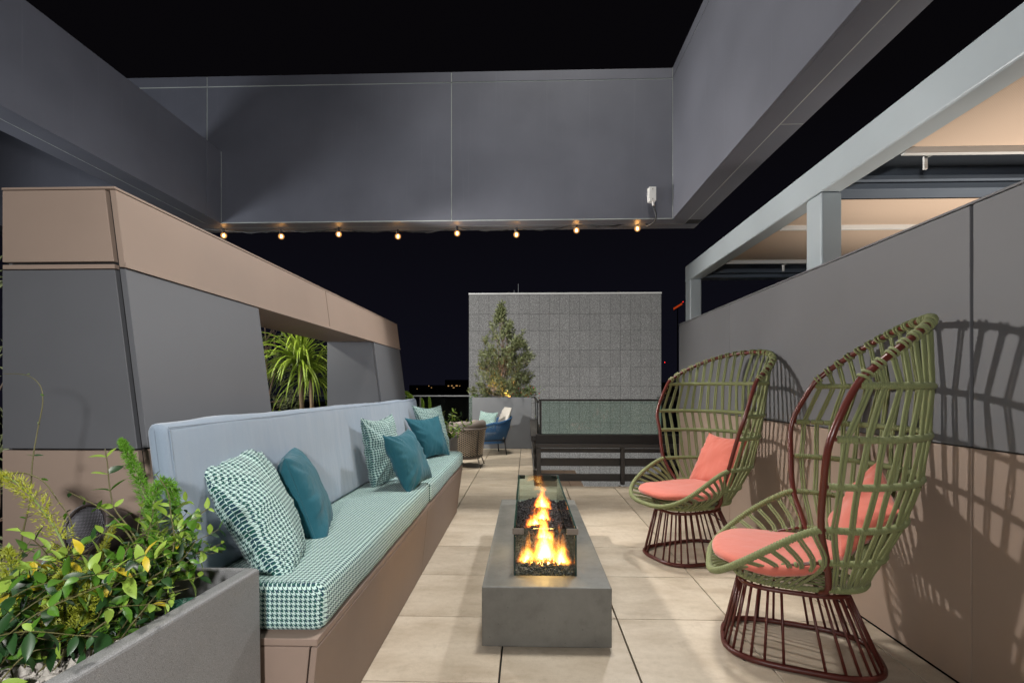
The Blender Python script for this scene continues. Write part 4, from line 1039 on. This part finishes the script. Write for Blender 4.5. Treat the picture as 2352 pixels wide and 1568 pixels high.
# long bare shoots and leafy stems of the near vine
v1 = thing('jasmine_vine', 'vine with one long bare shoot arching high against the grey end panel at far left', 'plant', (-1.42, 1.25, .6), 'jasmine vines in the near planter')
vine(v1, A_((42, 1330, 1.26), (52, 1230, 1.26), (66, 1150, 1.26), (74, 1060, 1.27), (88, 985, 1.28), (99, 925, 1.28), (92, 885, 1.28), (60, 862, 1.28), (8, 858, 1.28)), .0022, .016, .075, md, jit=.002)
vine(v1, A_((0, 1092, 1.2), (40, 1086, 1.2), (70, 1089, 1.2), (102, 1108, 1.21), (132, 1150, 1.22), (158, 1190, 1.22), (166, 1235, 1.22), (150, 1280, 1.22), (125, 1310, 1.22)), .0022, .018, .10, md, 'vine', .002)
v2 = thing('jasmine_vine', 'leafy vine rising in front of the round speaker in the near planter', 'plant', (-1.1, 1.25, .6), 'jasmine vines in the near planter')
vine(v2, A_((330, 1400, 1.25), (345, 1320, 1.27), (320, 1250, 1.28), (292, 1205, 1.3), (262, 1165, 1.32), (250, 1110, 1.33), (247, 1070, 1.33), (243, 1030, 1.33)), .003, .044, .040, md, jit=.002)
vine(v2, A_((330, 1290, 1.26), (300, 1235, 1.27), (262, 1190, 1.28), (222, 1160, 1.28), (190, 1146, 1.28), (157, 1128, 1.28)), .0026, .034, .04, md, jit=.002)
vine(v2, A_((380, 1420, 1.25), (388, 1330, 1.27), (400, 1240, 1.29), (392, 1180, 1.3), (386, 1130, 1.3), (360, 1090, 1.3)), .0026, .024, .04, md, jit=.002)
v3 = thing('jasmine_vine', 'glossy leaved vine spilling over the planter rim towards the bench cushion', 'plant', (-1.0, 1.3, .6), 'jasmine vines in the near planter')
for tip, n_ in (((492, 1222, 1.36), 0), ((520, 1262, 1.38), 0), ((470, 1175, 1.36), 1), ((440, 1150, 1.34), 1), ((480, 1265, 1.33), 0), ((455, 1300, 1.3), 0), ((430, 1205, 1.36), 1), ((410, 1250, 1.3), 0), ((350, 1260, 1.25), 0), ((450, 1330, 1.28), 0), ((400, 1370, 1.2), 0), ((350, 1340, 1.18), 0), ((460, 1240, 1.34), 1), ((425, 1280, 1.3), 0), ((380, 1290, 1.26), 0), ((500, 1250, 1.37), 1), ((445, 1185, 1.36), 1), ((370, 1215, 1.3), 1)):
    b0 = Vector((random.uniform(-1.12, -1.0), random.uniform(1.12, 1.3), .60)); t_p = at(*tip)
    mid = (b0 + t_p) / 2 + Vector((-.03, 0, .05))
    vine(v3, [b0, mid, t_p], .0019, .043, .025, dk if n_ == 0 else br, jit=.012)
v4 = thing('jasmine_vine', 'dense dark leaved vine covering the pebbles at the bottom left corner', 'plant', (-1.2, 1.05, .6), 'jasmine vines in the near planter')
for _ in range(15):
    b0 = Vector((random.uniform(-1.35, -1.02), random.uniform(.92, 1.15), .60)); tp = at(random.uniform(10, 330), random.uniform(1290, 1500), random.uniform(.95, 1.2))
    vine(v4, [b0, (b0 + tp) / 2 + Vector((0, 0, .06)), tp], .0019, .045, .027, dk, jit=.02)
v5 = thing('jasmine_vine', 'bushy bright vine with a few yellow leaves at the left edge below the tall shoot', 'plant', (-1.35, 1.2, .6), 'jasmine vines in the near planter')
for _ in range(22):
    b0 = Vector((random.uniform(-1.5, -1.15), random.uniform(1.1, 1.3), .60)); tp = at(random.uniform(-20, 350), random.uniform(1205, 1380), random.uniform(1.05, 1.3))
    vine(v5, [b0, (b0 + tp) / 2 + Vector((0, 0, .05)), tp], .0019, .043, .028, (('leafdark', 'leafmid', 'leaflime', 'leafyellow'), (3, 4, 4, 1.6)), jit=.02)
v8 = thing('jasmine_vine', 'medium green vine filling the planter below the round speaker', 'plant', (-1.2, 1.2, .6), 'jasmine vines in the near planter')
for _ in range(26):
    b0 = Vector((random.uniform(-1.25, -.98), random.uniform(1.05, 1.3), .60)); tp = at(random.uniform(150, 430), random.uniform(1215, 1400), random.uniform(1.1, 1.36))
    vine(v8, [b0, (b0 + tp) / 2 + Vector((random.uniform(-.03, .03), 0, .05)), tp], .0019, .040, .025, (('leafdark', 'leafmid', 'leaflime', 'leafyellow'), (4, 4, 3, .3)), jit=.02)
v9 = thing('jasmine_vine', 'bright lime leaved vine reaching up over the far right corner of the near planter', 'plant', (-1.0, 1.35, .6), 'jasmine vines in the near planter')
for _ in range(16):
    b0 = Vector((random.uniform(-1.12, -.98), random.uniform(1.22, 1.38), .60)); tp = at(random.uniform(330, 490), random.uniform(1150, 1300), random.uniform(1.28, 1.42))
    vine(v9, [b0, (b0 + tp) / 2 + Vector((random.uniform(-.03, .02), 0, .05)), tp], .0019, .040, .024, br, jit=.015)
v6 = thing('jasmine_vine', 'thin woody vine trailing across the pebbles and over the planter edge', 'plant', (-.98, 1.0, .6), 'jasmine vines in the near planter')
vine(v6, A_((110, 1600, .93), (153, 1563, .95), (191, 1539, .98), (256, 1492, 1.05), (306, 1430, 1.12), (338, 1388, 1.16), (372, 1350, 1.2)), .0035, .050, .055, dk, jit=.003, tipw=.1)
vine(v6, A_((150, 1500, 1.1), (220, 1450, 1.12), (290, 1400, 1.15), (340, 1330, 1.2), (410, 1290, 1.25), (450, 1240, 1.3)), .003, .040, .035, dk, jit=.01)

def fern(name, label, fronds, mat, needle, dens, rad, group):
    b0 = fronds[0][0]; t = thing(name, label, 'plant', b0, group)
    for fr in fronds:
        c = crv(fr, 10); N = len(c); G().tube(c, .0025, 5).build('stem', M['vinegreen'], t)
        g = G(); L = sum((c[i + 1] - c[i]).length for i in range(N - 1)); n_ = int(L * dens)
        for q in range(n_):
            s_ = (q + random.random()) / n_; i = min(N - 2, int(s_ * (N - 1))); p = c[i].lerp(c[i + 1], s_ * (N - 1) - i)
            d = (c[i + 1] - c[i]).normalized(); u = d.orthogonal().normalized(); v = d.cross(u); a = random.uniform(0, 2 * PI)
            rr = rad * (math.sin(PI * min(1, .12 + s_ * .88)) ** .5) * random.uniform(.3, 1)
            out = u * math.cos(a) + v * math.sin(a); tip = p + out * rr + d * rr * .7
            for _k in range(3):
                s0 = p.lerp(tip, random.uniform(.35, .95)); dr_ = (out + d * random.uniform(-.3, 1.2) + Vector((random.uniform(-.8, .8), random.uniform(-.8, .8), random.uniform(-.6, .8)))).normalized()
                e = s0 + dr_ * needle; w2 = dr_.orthogonal().normalized() * .0009 * needle / .009
                g.add([s0 - w2, s0 + w2, e], [(0, 1, 2)])
        o = g.build('needles', mat, t); o['kind'] = 'stuff'
    return t
fern('foxtail_fern', 'upright green foxtail fern plume beside the slate blue backrest end', [A_((340, 1400, 1.38), (352, 1300, 1.40), (350, 1200, 1.40), (322, 1110, 1.40), (298, 1050, 1.40), (278, 1010, 1.40))], M['fern'], .010, 3200, .026, 'foxtail ferns in the near planter')
fern('foxtail_fern', 'drooping green foxtail fern plume in front of the slate blue backrest end', [A_((330, 1380, 1.34), (345, 1230, 1.36), (358, 1130, 1.38), (385, 1112, 1.38), (402, 1150, 1.38), (404, 1210, 1.38)), A_((320, 1420, 1.3), (300, 1340, 1.3), (290, 1280, 1.3))], M['fern'], .010, 3200, .024, 'foxtail ferns in the near planter')
fern('foxtail_fern', 'sparse yellow green fern plume rising at the far left edge', [A_((165, 1400, 1.12), (158, 1290, 1.14), (125, 1210, 1.15), (80, 1150, 1.16), (40, 1110, 1.17), (2, 1090, 1.17))], M['fernyellow'], .012, 1000, .034, 'foxtail ferns in the near planter')
fern('foxtail_fern', 'low bushy yellow green fern at the left between the dark leaves', [A_((130, 1480, 1.1), (120, 1400, 1.12), (95, 1320, 1.14)), A_((150, 1480, 1.1), (200, 1390, 1.1), (215, 1300, 1.12)), A_((60, 1450, 1.1), (30, 1360, 1.12), (20, 1260, 1.14)), A_((150, 1470, 1.1), (155, 1370, 1.1), (150, 1310, 1.1))], M['fernyellow'], .012, 2200, .032, 'foxtail ferns in the near planter')
fern('foxtail_fern', 'short brownish foxtail fern plume crossing the round speaker grille', [A_((195, 1380, 1.3), (225, 1290, 1.33), (262, 1205, 1.36))], M['fernyellow'], .008, 2600, .014, 'foxtail ferns in the near planter')
fern('foxtail_fern', 'low dark green foxtail fern over the pebbles near the planter middle', [A_((260, 1480, 1.2), (290, 1420, 1.22), (300, 1360, 1.24)), A_((240, 1470, 1.15), (215, 1400, 1.15), (180, 1350, 1.15))], M['fern'], .009, 2600, .022, 'foxtail ferns in the near planter')
# beyond the bench
fern('foxtail_fern', 'arching lime foxtail fern just beyond the far end of the partition wall', [A_((948, 985, 5.45), (952, 940, 5.45), (944, 912, 5.45), (926, 898, 5.45))], M['fernlime'], .014, 3000, .034, 'lime foxtail ferns past the bench')
fern('foxtail_fern', 'pair of small upright lime fern plumes behind the far bench pillows', [A_((975, 985, 5.5), (972, 940, 5.5), (969, 915, 5.5)), A_((988, 985, 5.5), (988, 940, 5.5), (986, 912, 5.5))], M['fernlime'], .012, 2600, .022, 'lime foxtail ferns past the bench')
v7 = thing('leafy_shrub', 'bright leaved shrub in the planter past the end of the bench by the rattan chair', 'plant', (-1.0, 5.45, .66))
for tip in ((1020, 945), (1035, 950), (1052, 962), (1062, 955), (1078, 966), (1090, 972), (1040, 975), (1055, 985), (1025, 970), (1045, 1000), (1068, 985), (1048, 940), (1030, 1010), (936, 905), (1058, 1000)):
    b0 = Vector((random.uniform(-1.02, -.86), random.uniform(5.3, 5.6), .65)); tp = at(*tip, random.uniform(5.3, 5.7))
    if tip[0] < 950: b0 = Vector((-1.35, 5.4, .65))
    vine(v7, [b0, (b0 + tp) / 2 + Vector((0, 0, .05)), tp], .004, .058, .045, br, 'vinegreen', .015)

def olive(name, label, base, prof, n_tw, seed, leafL, group):
    """prof: list of (height, xmin, xmax) of the crown outline relative to base"""
    rs = random.Random(seed); t = thing(name, label, 'tree', base, group); B = Vector(base)
    Ht = prof[-1][0]
    def ext(z):
        for (z0, a0, b0), (z1, a1, b1) in zip(prof[:-1], prof[1:]):
            if z0 <= z <= z1: f = (z - z0) / (z1 - z0); return a0 + (a1 - a0) * f, b0 + (b1 - b0) * f
        return prof[-1][1:]
    trunk = G(); limbs = []
    for k, (dx, dy) in enumerate(((0, 0), (.03, .02), (-.025, .02))):
        top_ = [B + Vector((dx, dy, -.03)), B + Vector((dx * 1.5, dy, Ht * .2)), B + Vector((dx * 3 + .02, dy * 2, Ht * .42)), B + Vector((dx * 4 - .02, dy, Ht * (.7 if k else .95)))]
        c = crv(top_, 8); limbs.append(c); trunk.tube(c, [(.02 if k == 0 else .013) * (1 - .85 * i / len(c)) + .002 for i in range(len(c))], 8)
    trunk.build('trunk', M['bark'], t, smooth=True)
    br_ = G(); lv = G()
    for q in range(n_tw):
        z = Ht * (.03 + .97 * rs.random()); a, b = ext(z); cx_ = (a + b) / 2; hw = (b - a) / 2
        if rs.random() > (hw / .6) ** 1.1 + .06: continue
        ang = rs.uniform(0, 2 * PI); rr = rs.random() ** .5
        rr *= 1.18 if rs.random() < .12 else 1.0; tip = B + Vector((cx_ + hw * math.cos(ang) * rr, hw * .75 * math.sin(ang) * rr, z))
        # clump gaps
        if noise.noise(Vector((tip.x * 4.5 + seed, tip.y * 4.5, tip.z * 4.0))) < -.02: continue
        c = limbs[q % 3]; zz = z * .72; st_ = min(c, key=lambda p: abs(p.z - B.z - zz))
        mid = (st_ + tip) / 2 + Vector((rs.uniform(-.03, .03), rs.uniform(-.03, .03), -.02))
        if q % 3 == 0: br_.tube([st_, mid, tip], [.005, .003, .0012], 5)
        d = (tip - mid).normalized() * .7 + Vector((0, 0, .45)) + Vector((rs.uniform(-.3, .3), rs.uniform(-.3, .3), 0)); d.normalize()
        tw = tip - d * .07
        for k in range(15):
            p = tw + d * .011 * k; u = d.orthogonal().normalized(); a_ = rs.uniform(0, 2 * PI); out = u * math.cos(a_) + d.cross(u) * math.sin(a_)
            ld = (out * .8 + d * rs.uniform(.4, 1.1)).normalized(); L = leafL * rs.uniform(.7, 1.2); wv = ld.cross(Vector((rs.uniform(-1, 1), rs.uniform(-1, 1), rs.uniform(-1, 1)))).normalized() * L * .13
            lv.add([p, p + ld * L * .5 - wv, p + ld * L, p + ld * L * .5 + wv], [(0, 1, 2, 3)])
    br_.build('branches', M['bark'], t); o = lv.build('foliage', M['olive'], t); o['kind'] = 'stuff'
    return t
s = 10.5 / 1146
olive('olive_tree', 'slender olive tree rising from the tall planter in front of the grey facade', (-.53, 10.5, 1.0),
      [(0, -.60, .62), (.15, -.62, .70), (.4, -.56, .64), (.62, -.46, .60), (.85, -.42, .70), (1.05, -.42, .62), (1.3, -.34, .50), (1.45, -.22, .30), (1.6, -.16, .14), (1.75, -.10, .20), (1.88, -.06, .05), (1.98, -.02, .01)], 1500, 3, .086, 'olive trees')
olive('olive_tree', 'dark olive shrub at the left edge of the wall opening behind the palm', (-3.25, 6.1, .8),
      [(0, -.4, .5), (.4, -.5, .55), (.9, -.4, .5), (1.3, -.3, .35), (1.7, -.1, .1)], 420, 5, .06, 'olive trees')
olive('olive_tree', 'olive shrub at the extreme left edge seen past the end of the wall', (-2.45, 2.1, .0),
      [(0, -.3, .3), (.5, -.4, .4), (1.2, -.4, .5), (1.7, -.3, .3)], 260, 8, .06, 'olive trees')
lamp('SPOT', 'amber_uplight', (-.38, 10.42, 1.03), (-.50, 10.45, 1.6), 70, (1, .50, .13), .02, 110, .7)
lamp('SPOT', 'amber_uplight_small', (-.72, 10.25, 1.03), (-.62, 10.4, 1.5), 16, (1, .50, .13), .02, 100, .7)
au = thing('tree_uplight', 'small amber spotlight at the foot of the olive tree trunk', 'spotlight', (-.36, 10.38, 1.0))
G().disc((-.36, 10.38), .02, .025, 1.0, 1.05, 12).build('housing', M['blackmetal'], au)
G().disc((-.36, 10.38), .021, .021, 1.051, 1.054, 12).build('lens', M['amber'], au)
fb = thing('flowering_shrub', 'low shrub with small red flowers spilling right over the olive planter edge', 'plant', (-.1, 10.4, 1.0))
for _ in range(46):
    b0 = Vector((random.uniform(-.35, .05), random.uniform(10.2, 10.7), 1.0)); tp = b0 + Vector((random.uniform(-.05, .22), random.uniform(-.15, .1), random.uniform(.02, .24)))
    if _ > 38: tp = at(random.uniform(1215, 1252), random.uniform(866, 905), 10.4)
    vine(fb, [b0, (b0 + tp) / 2 + Vector((0, 0, .03)), tp], .003, .045, .06, md, 'vinegreen', .02)
    if random.random() < .6:
        g = G()
        for k in range(5): a = 2 * PI * k / 5; g.add([tp, tp + Vector((math.cos(a) * .014, -.01, math.sin(a) * .014)), tp + Vector((math.cos(a + .9) * .014, -.01, math.sin(a + .9) * .014))], [(0, 1, 2)])
        g.build('flower', M['flower'], fb)
fb2 = thing('flowering_shrub', 'small leafy clump at the left rim of the olive planter', 'plant', (-1.0, 10.3, 1.0))
for _ in range(16):
    b0 = Vector((random.uniform(-1.05, -.75), 10.3, 1.0)); tp = b0 + Vector((random.uniform(-.15, .08), -.15, random.uniform(-.05, .12)))
    vine(fb2, [b0, (b0 + tp) / 2 + Vector((0, 0, .05)), tp], .003, .045, .06, md, 'vinegreen', .02)

def palm(label, crown, basez, nleaf, L, seed, r0=.020):
    rs = random.Random(seed); t = thing('ponytail_palm', label, 'tree', (crown.x, crown.y, basez), 'ponytail palms behind the wall')
    c = crv([Vector((crown.x + .03, crown.y, basez)), Vector((crown.x + .01, crown.y, (basez + crown.z) / 2)), crown], 12)
    G().tube(c, [r0 * (1.15 - .3 * i / len(c)) + .0012 * (i % 2) for i in range(len(c))], 10).build('trunk', M['palmtrunk'], t, smooth=True)
    for i in range(nleaf):
        a = rs.uniform(0, 2 * PI); el = rs.uniform(-.35, 1.35); l_ = L * rs.uniform(.7, 1.3)
        d = Vector((math.cos(a) * math.cos(el), math.sin(a) * math.cos(el), math.sin(el))); p = crown.copy(); P = [p.copy()]; dd = d.copy()
        for k in range(9):
            p = p + dd * l_ / 9; P.append(p.copy()); dd = (dd + Vector((0, 0, -.10 - .045 * k * rs.uniform(.6, 1.3)))).normalized()
        V = []; Fc = []
        for k, q in enumerate(P):
            tdir = (P[min(k + 1, 9)] - P[max(k - 1, 0)]).normalized(); sd = tdir.cross(Vector((0, 0, 1)));  sd = sd.normalized() if sd.length > .05 else Vector((1, 0, 0))
            w2 = .0100 * (1 - (k / 9) ** 2.2) * (.6 + .4 * min(1, k / 2)) + .0006; nn_ = sd.cross(tdir) * w2 * .5
            V += [q - sd * w2 + nn_, q, q + sd * w2 + nn_]
            if k: b = (k - 1) * 3; Fc += [(b, b + 1, b + 4, b + 3), (b + 1, b + 2, b + 5, b + 4)]
        q = G(); q.add(V, Fc); q.build('leaf', M['palm'], t, smooth=True)
    return t
palm('taller ponytail palm with arching green leaves seen through the wall opening', at(690, 830, 4.75), .80, 135, .58, 1)
palm('lower ponytail palm close beside the taller one in the wall opening', at(714, 868, 4.90), .80, 85, .50, 2)

# ------------------------------------------------------------------ far chairs
def rattan():
    cx_, cy_ = -.98, 7.85
    t = thing('rattan_chair', 'round taupe rattan tub chair on thin splayed legs past the bench end', 'armchair', (cx_, cy_, 0))
    core = G(); n = 40
    def rad(z): return .30 + .055 * (z - .17) / .45
    V = []; Fc = []
    zs = [.17, .62]
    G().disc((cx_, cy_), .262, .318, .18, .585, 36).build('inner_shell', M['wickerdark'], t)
    NRW, NCL = 24, 62
    g = G()
    for j in range(NRW):                                      # the woven strips
        z = .195 + (.385) * j / (NRW - 1); r_ = .272 + .055 * (z - .19) / .42
        for i in range(NCL):
            if (i + j) % 2: continue
            a0 = 2 * PI * (i - .62) / NCL; a1 = 2 * PI * (i + .62) / NCL; am = (a0 + a1) / 2
            P = [(cx_ + (r_ - .002) * math.cos(a0), cy_ + (r_ - .002) * math.sin(a0)), (cx_ + (r_ + .010) * math.cos(am), cy_ + (r_ + .010) * math.sin(am)), (cx_ + (r_ - .002) * math.cos(a1), cy_ + (r_ - .002) * math.sin(a1))]
            h_ = .0068
            g.add([(P[0][0], P[0][1], z - h_), (P[1][0], P[1][1], z - h_), (P[2][0], P[2][1], z - h_), (P[0][0], P[0][1], z + h_), (P[1][0], P[1][1], z + h_), (P[2][0], P[2][1], z + h_)], [(0, 1, 4, 3), (1, 2, 5, 4)])
    g.build('woven_strips', M['wicker'], t)['kind'] = 'stuff'
    g = G(); g.tube([(cx_ + .335 * math.cos(2 * PI * k / 40), cy_ + .335 * math.sin(2 * PI * k / 40), .60) for k in range(40)], .017, 8, closed=True); g.build('top_band', M['taupecloth'], t, smooth=True)
    g = G(); g.tube([(cx_ + .275 * math.cos(2 * PI * k / 40), cy_ + .275 * math.sin(2 * PI * k / 40), .175) for k in range(40)], .013, 8, closed=True); g.build('bottom_band', M['darkframe'], t, smooth=True)
    G().disc((cx_, cy_), .255, .26, .135, .16, 36).build('swivel_plate', M['taupecloth'], t)
    for a in (-.75, .7, 2.4, 3.9):
        d = Vector((math.cos(a), math.sin(a), 0)); c0 = Vector((cx_, cy_, 0))
        G().tube(crv([c0 + d * .335 + Vector((0, 0, .58)), c0 + d * .30 + Vector((0, 0, .30)), c0 + d * .31 + Vector((0, 0, .17)), c0 + d * .375 + Vector((0, 0, .008))], 6), .0095, 8).build('leg', M['darkframe'], t, smooth=True)
    # wrap-round back cushion
    q = G()
    P = [(cx_ + .275 * math.cos(a), cy_ + .275 * math.sin(a), .655 + .008 * math.sin(a * 7)) for a in [-2.6 + 3.9 * i / 24 for i in range(25)]]
    q.tube(P, [.035 + .035 * math.sin(PI * min(1, max(0, i / 24))) ** .35 for i in range(25)], 12)
    top('chair_cushion', q, M['taupecloth'], 'rolled taupe cushion lining the back of the rattan tub chair', 'cushion', smooth=True)
    g = G(); g.disc((cx_, cy_), .285, .27, .587, .63, 30); top('chair_cushion', g, M['taupecloth'], 'flat taupe seat cushion inside the rattan tub chair', 'cushion')
rattan()
def bluechair():
    cx_, cy_ = -.70, 9.32; a = math.radians(108)             # front faces left and a little towards the camera
    ca, sa = math.cos(a), math.sin(a)
    W = lambda x, y, z: Vector((cx_ + x * ca - y * sa, cy_ + x * sa + y * ca, z))
    t = thing('blue_rope_chair', 'blue rope lounge chair with dark legs in front of the tall planter', 'armchair', (cx_, cy_, 0))
    def topc(u):                                              # u 0..1 from one arm tip round the back
        th = PI * u; x = .41 * spow(math.cos(th), .7); s_ = math.sin(th); y = .34 - .74 * s_ ** .6
        z = .60 + .10 * max(0, s_ - .35) ** 1.2 * 1.6 - .05 * max(0, .25 - s_) * 4
        return W(x, y, z)
    def botc(u):
        th = PI * u; return W(.31 * spow(math.cos(th), .6), .28 - .56 * math.sin(th) ** .55, .28)
    N = 128
    for u in even(topc, N):
        a0 = topc(u); b0 = botc(u); m_ = (a0 + b0) / 2 + (a0 - Vector((cx_, cy_, a0.z))).normalized() * .012
        G().tube([a0, m_, b0], .0062, 5).build('rope', M['bluerope'], t, smooth=True)
    G().tube([topc(i / 40) for i in range(41)], .016, 8).build('arm_rail', M['bluerope'], t, smooth=True)
    g = G(); g.tube([topc(i / 40) + Vector((0, 0, -.018)) for i in range(41)], .012, 8); g.build('arm_padding', M['bluerope'], t, smooth=True)
    G().tube([botc(i / 40) for i in range(41)] + [botc(0)], .012, 8).build('seat_frame', M['blackmetal'], t, smooth=True)
    g = G()
    for k in range(3): g.tube([botc(i / 40) + Vector((0, 0, -.022 - .016 * k)) for i in range(41)], .007, 6)
    g.build('rope_band', M['bluerope'], t, smooth=True)
    for x, y in ((-.27, .22), (.27, .22), (-.25, -.22), (.25, -.22)):
        G().tube([W(x, y, .30), W(x * 1.14, y * 1.16, .008)], .011, 8).build('leg', M['blackmetal'], t, smooth=True)
    G().tube([W(-.27, .22, .25), W(-.26, -.22, .25)], .008, 6).build('side_bar', M['blackmetal'], t); G().tube([W(.27, .22, .25), W(.26, -.22, .25)], .008, 6).build('side_bar', M['blackmetal'], t)
    q = G(); V = []
    q.box(-.27, .27, -.22, .26, .29, .38); q.V = [W(*v) for v in q.V]
    top('chair_cushion', q, M['creamcloth'], 'cream seat cushion of the blue rope chair', 'cushion', bevel=.03, seg=4, smooth=True)
    pillow(W(-.24, -.36, .86), W(.24, -.36, .86), W(-.25, -.20, .42), W(.25, -.20, .42), .13, M['creamcloth'], 'cream back cushion standing in the blue rope chair', 21, pinch=-.06, name='back_cushion')
    pillow(at(1104, 943, 9.25), at(1144, 947, 9.05), at(1094, 984, 9.2), at(1136, 986, 8.98), .13, M['hound'], 'small houndstooth pillow leaning in the blue rope chair', 22, group=hg.replace('on the bench', 'away from the bench'))
bluechair()

# ------------------------------------------------------------------ city beyond
def citybox(x0, x1, ytop, Y, D, label, wins):
    a = at(x0, ytop, Y); b_ = at(x1, ytop, Y); t = thing('city_building', label, 'building', ((a.x + b_.x) / 2, Y, -40), 'distant city buildings')
    G().box(a.x, b_.x, Y, Y + D, -40, a.z).build('wall', M['citywall'], t)
    for (wx, wy, ww, wh) in wins:
        p = at(wx, wy, Y); s_ = Y / F; G().box(p.x - ww * s_ / 2, p.x + ww * s_ / 2, Y - .3, Y - .05, p.z - wh * s_ / 2, p.z + wh * s_ / 2).build('window', M['window'], t)
citybox(1022, 1078, 872, 320, 30, 'low distant building with a row of orange lit windows left of the grey facade', [(1030, 886, 3, 2), (1038, 885.5, 3, 2), (1049, 885.5, 4.5, 2), (1042, 890, 4, 1.6), (1056, 886, 1.6, 1.6)])
citybox(940, 1012, 884, 420, 30, 'dark distant block with two pale lit windows beyond the left end of the rail', [(985, 886, 2, 1.4), (991, 890, 2, 1.4), (958, 893, 1.5, 1)])
citybox(1522, 1562, 878, 380, 30, 'dark distant block with small lights right of the grey facade', [(1545, 917, 3, 2.4), (1549, 915, 2, 1.5), (1533, 892, 1.5, 1), (1529, 903, 1.3, 1)])
g = G()
for _ in range(90):
    px_ = random.choice((random.uniform(926, 1076), random.uniform(1521, 1560), random.uniform(600, 760))); p = at(px_, 893 + abs(random.gauss(0, 14)), 600); r_ = random.uniform(.12, .3); g.box(p.x - r_, p.x + r_, 600, 600 + r_, p.z - r_, p.z + r_)
o = g.build('city_lights', M['citydot']); tag(o, 'scattered tiny warm lights of the far city in the dark', 'lights', None, 'stuff')
tw = thing('rooftop_sign', 'small tilted orange neon sign in the dark sky right of the grey facade', 'sign', at(1556, 700, 500))
p = at(1548, 709, 500); q = at(1566, 698, 500)
for i in range(9):
    f = i / 8; c0 = p.lerp(q, f); G().hexa([c0 + Vector(v) for v in ((-.3, 0, -1.0), (.35, 0, -.75), (.35, .3, -.75), (-.3, .3, -1.0), (-.3, 0, 1.0), (.35, 0, 1.25), (.35, .3, 1.25), (-.3, .3, 1.0))]).build('letter_tube', M['sign'], tw)
G().tube([p + Vector((0, 1, -2)), q + Vector((0, 1, -2))], .3, 6).build('support', M['citywall'], tw)
G().tube([(p + q) / 2 + Vector((0, 1, -2)), Vector(((p.x + q.x) / 2, 501, -40))], .5, 6).build('mast', M['citywall'], tw)
for lab, (px_, py_) in (('red aircraft warning lamp above the orange neon sign', (1569, 693)), ('red aircraft warning lamp low in the dark between facade and right wall', (1527, 832))):
    p = at(px_, py_, 480); g = G(); g.sphere((p.x, p.y, p.z), .42, 8, 6); o = top('warning_lamp', g, M['redlamp'], lab, 'lamp')
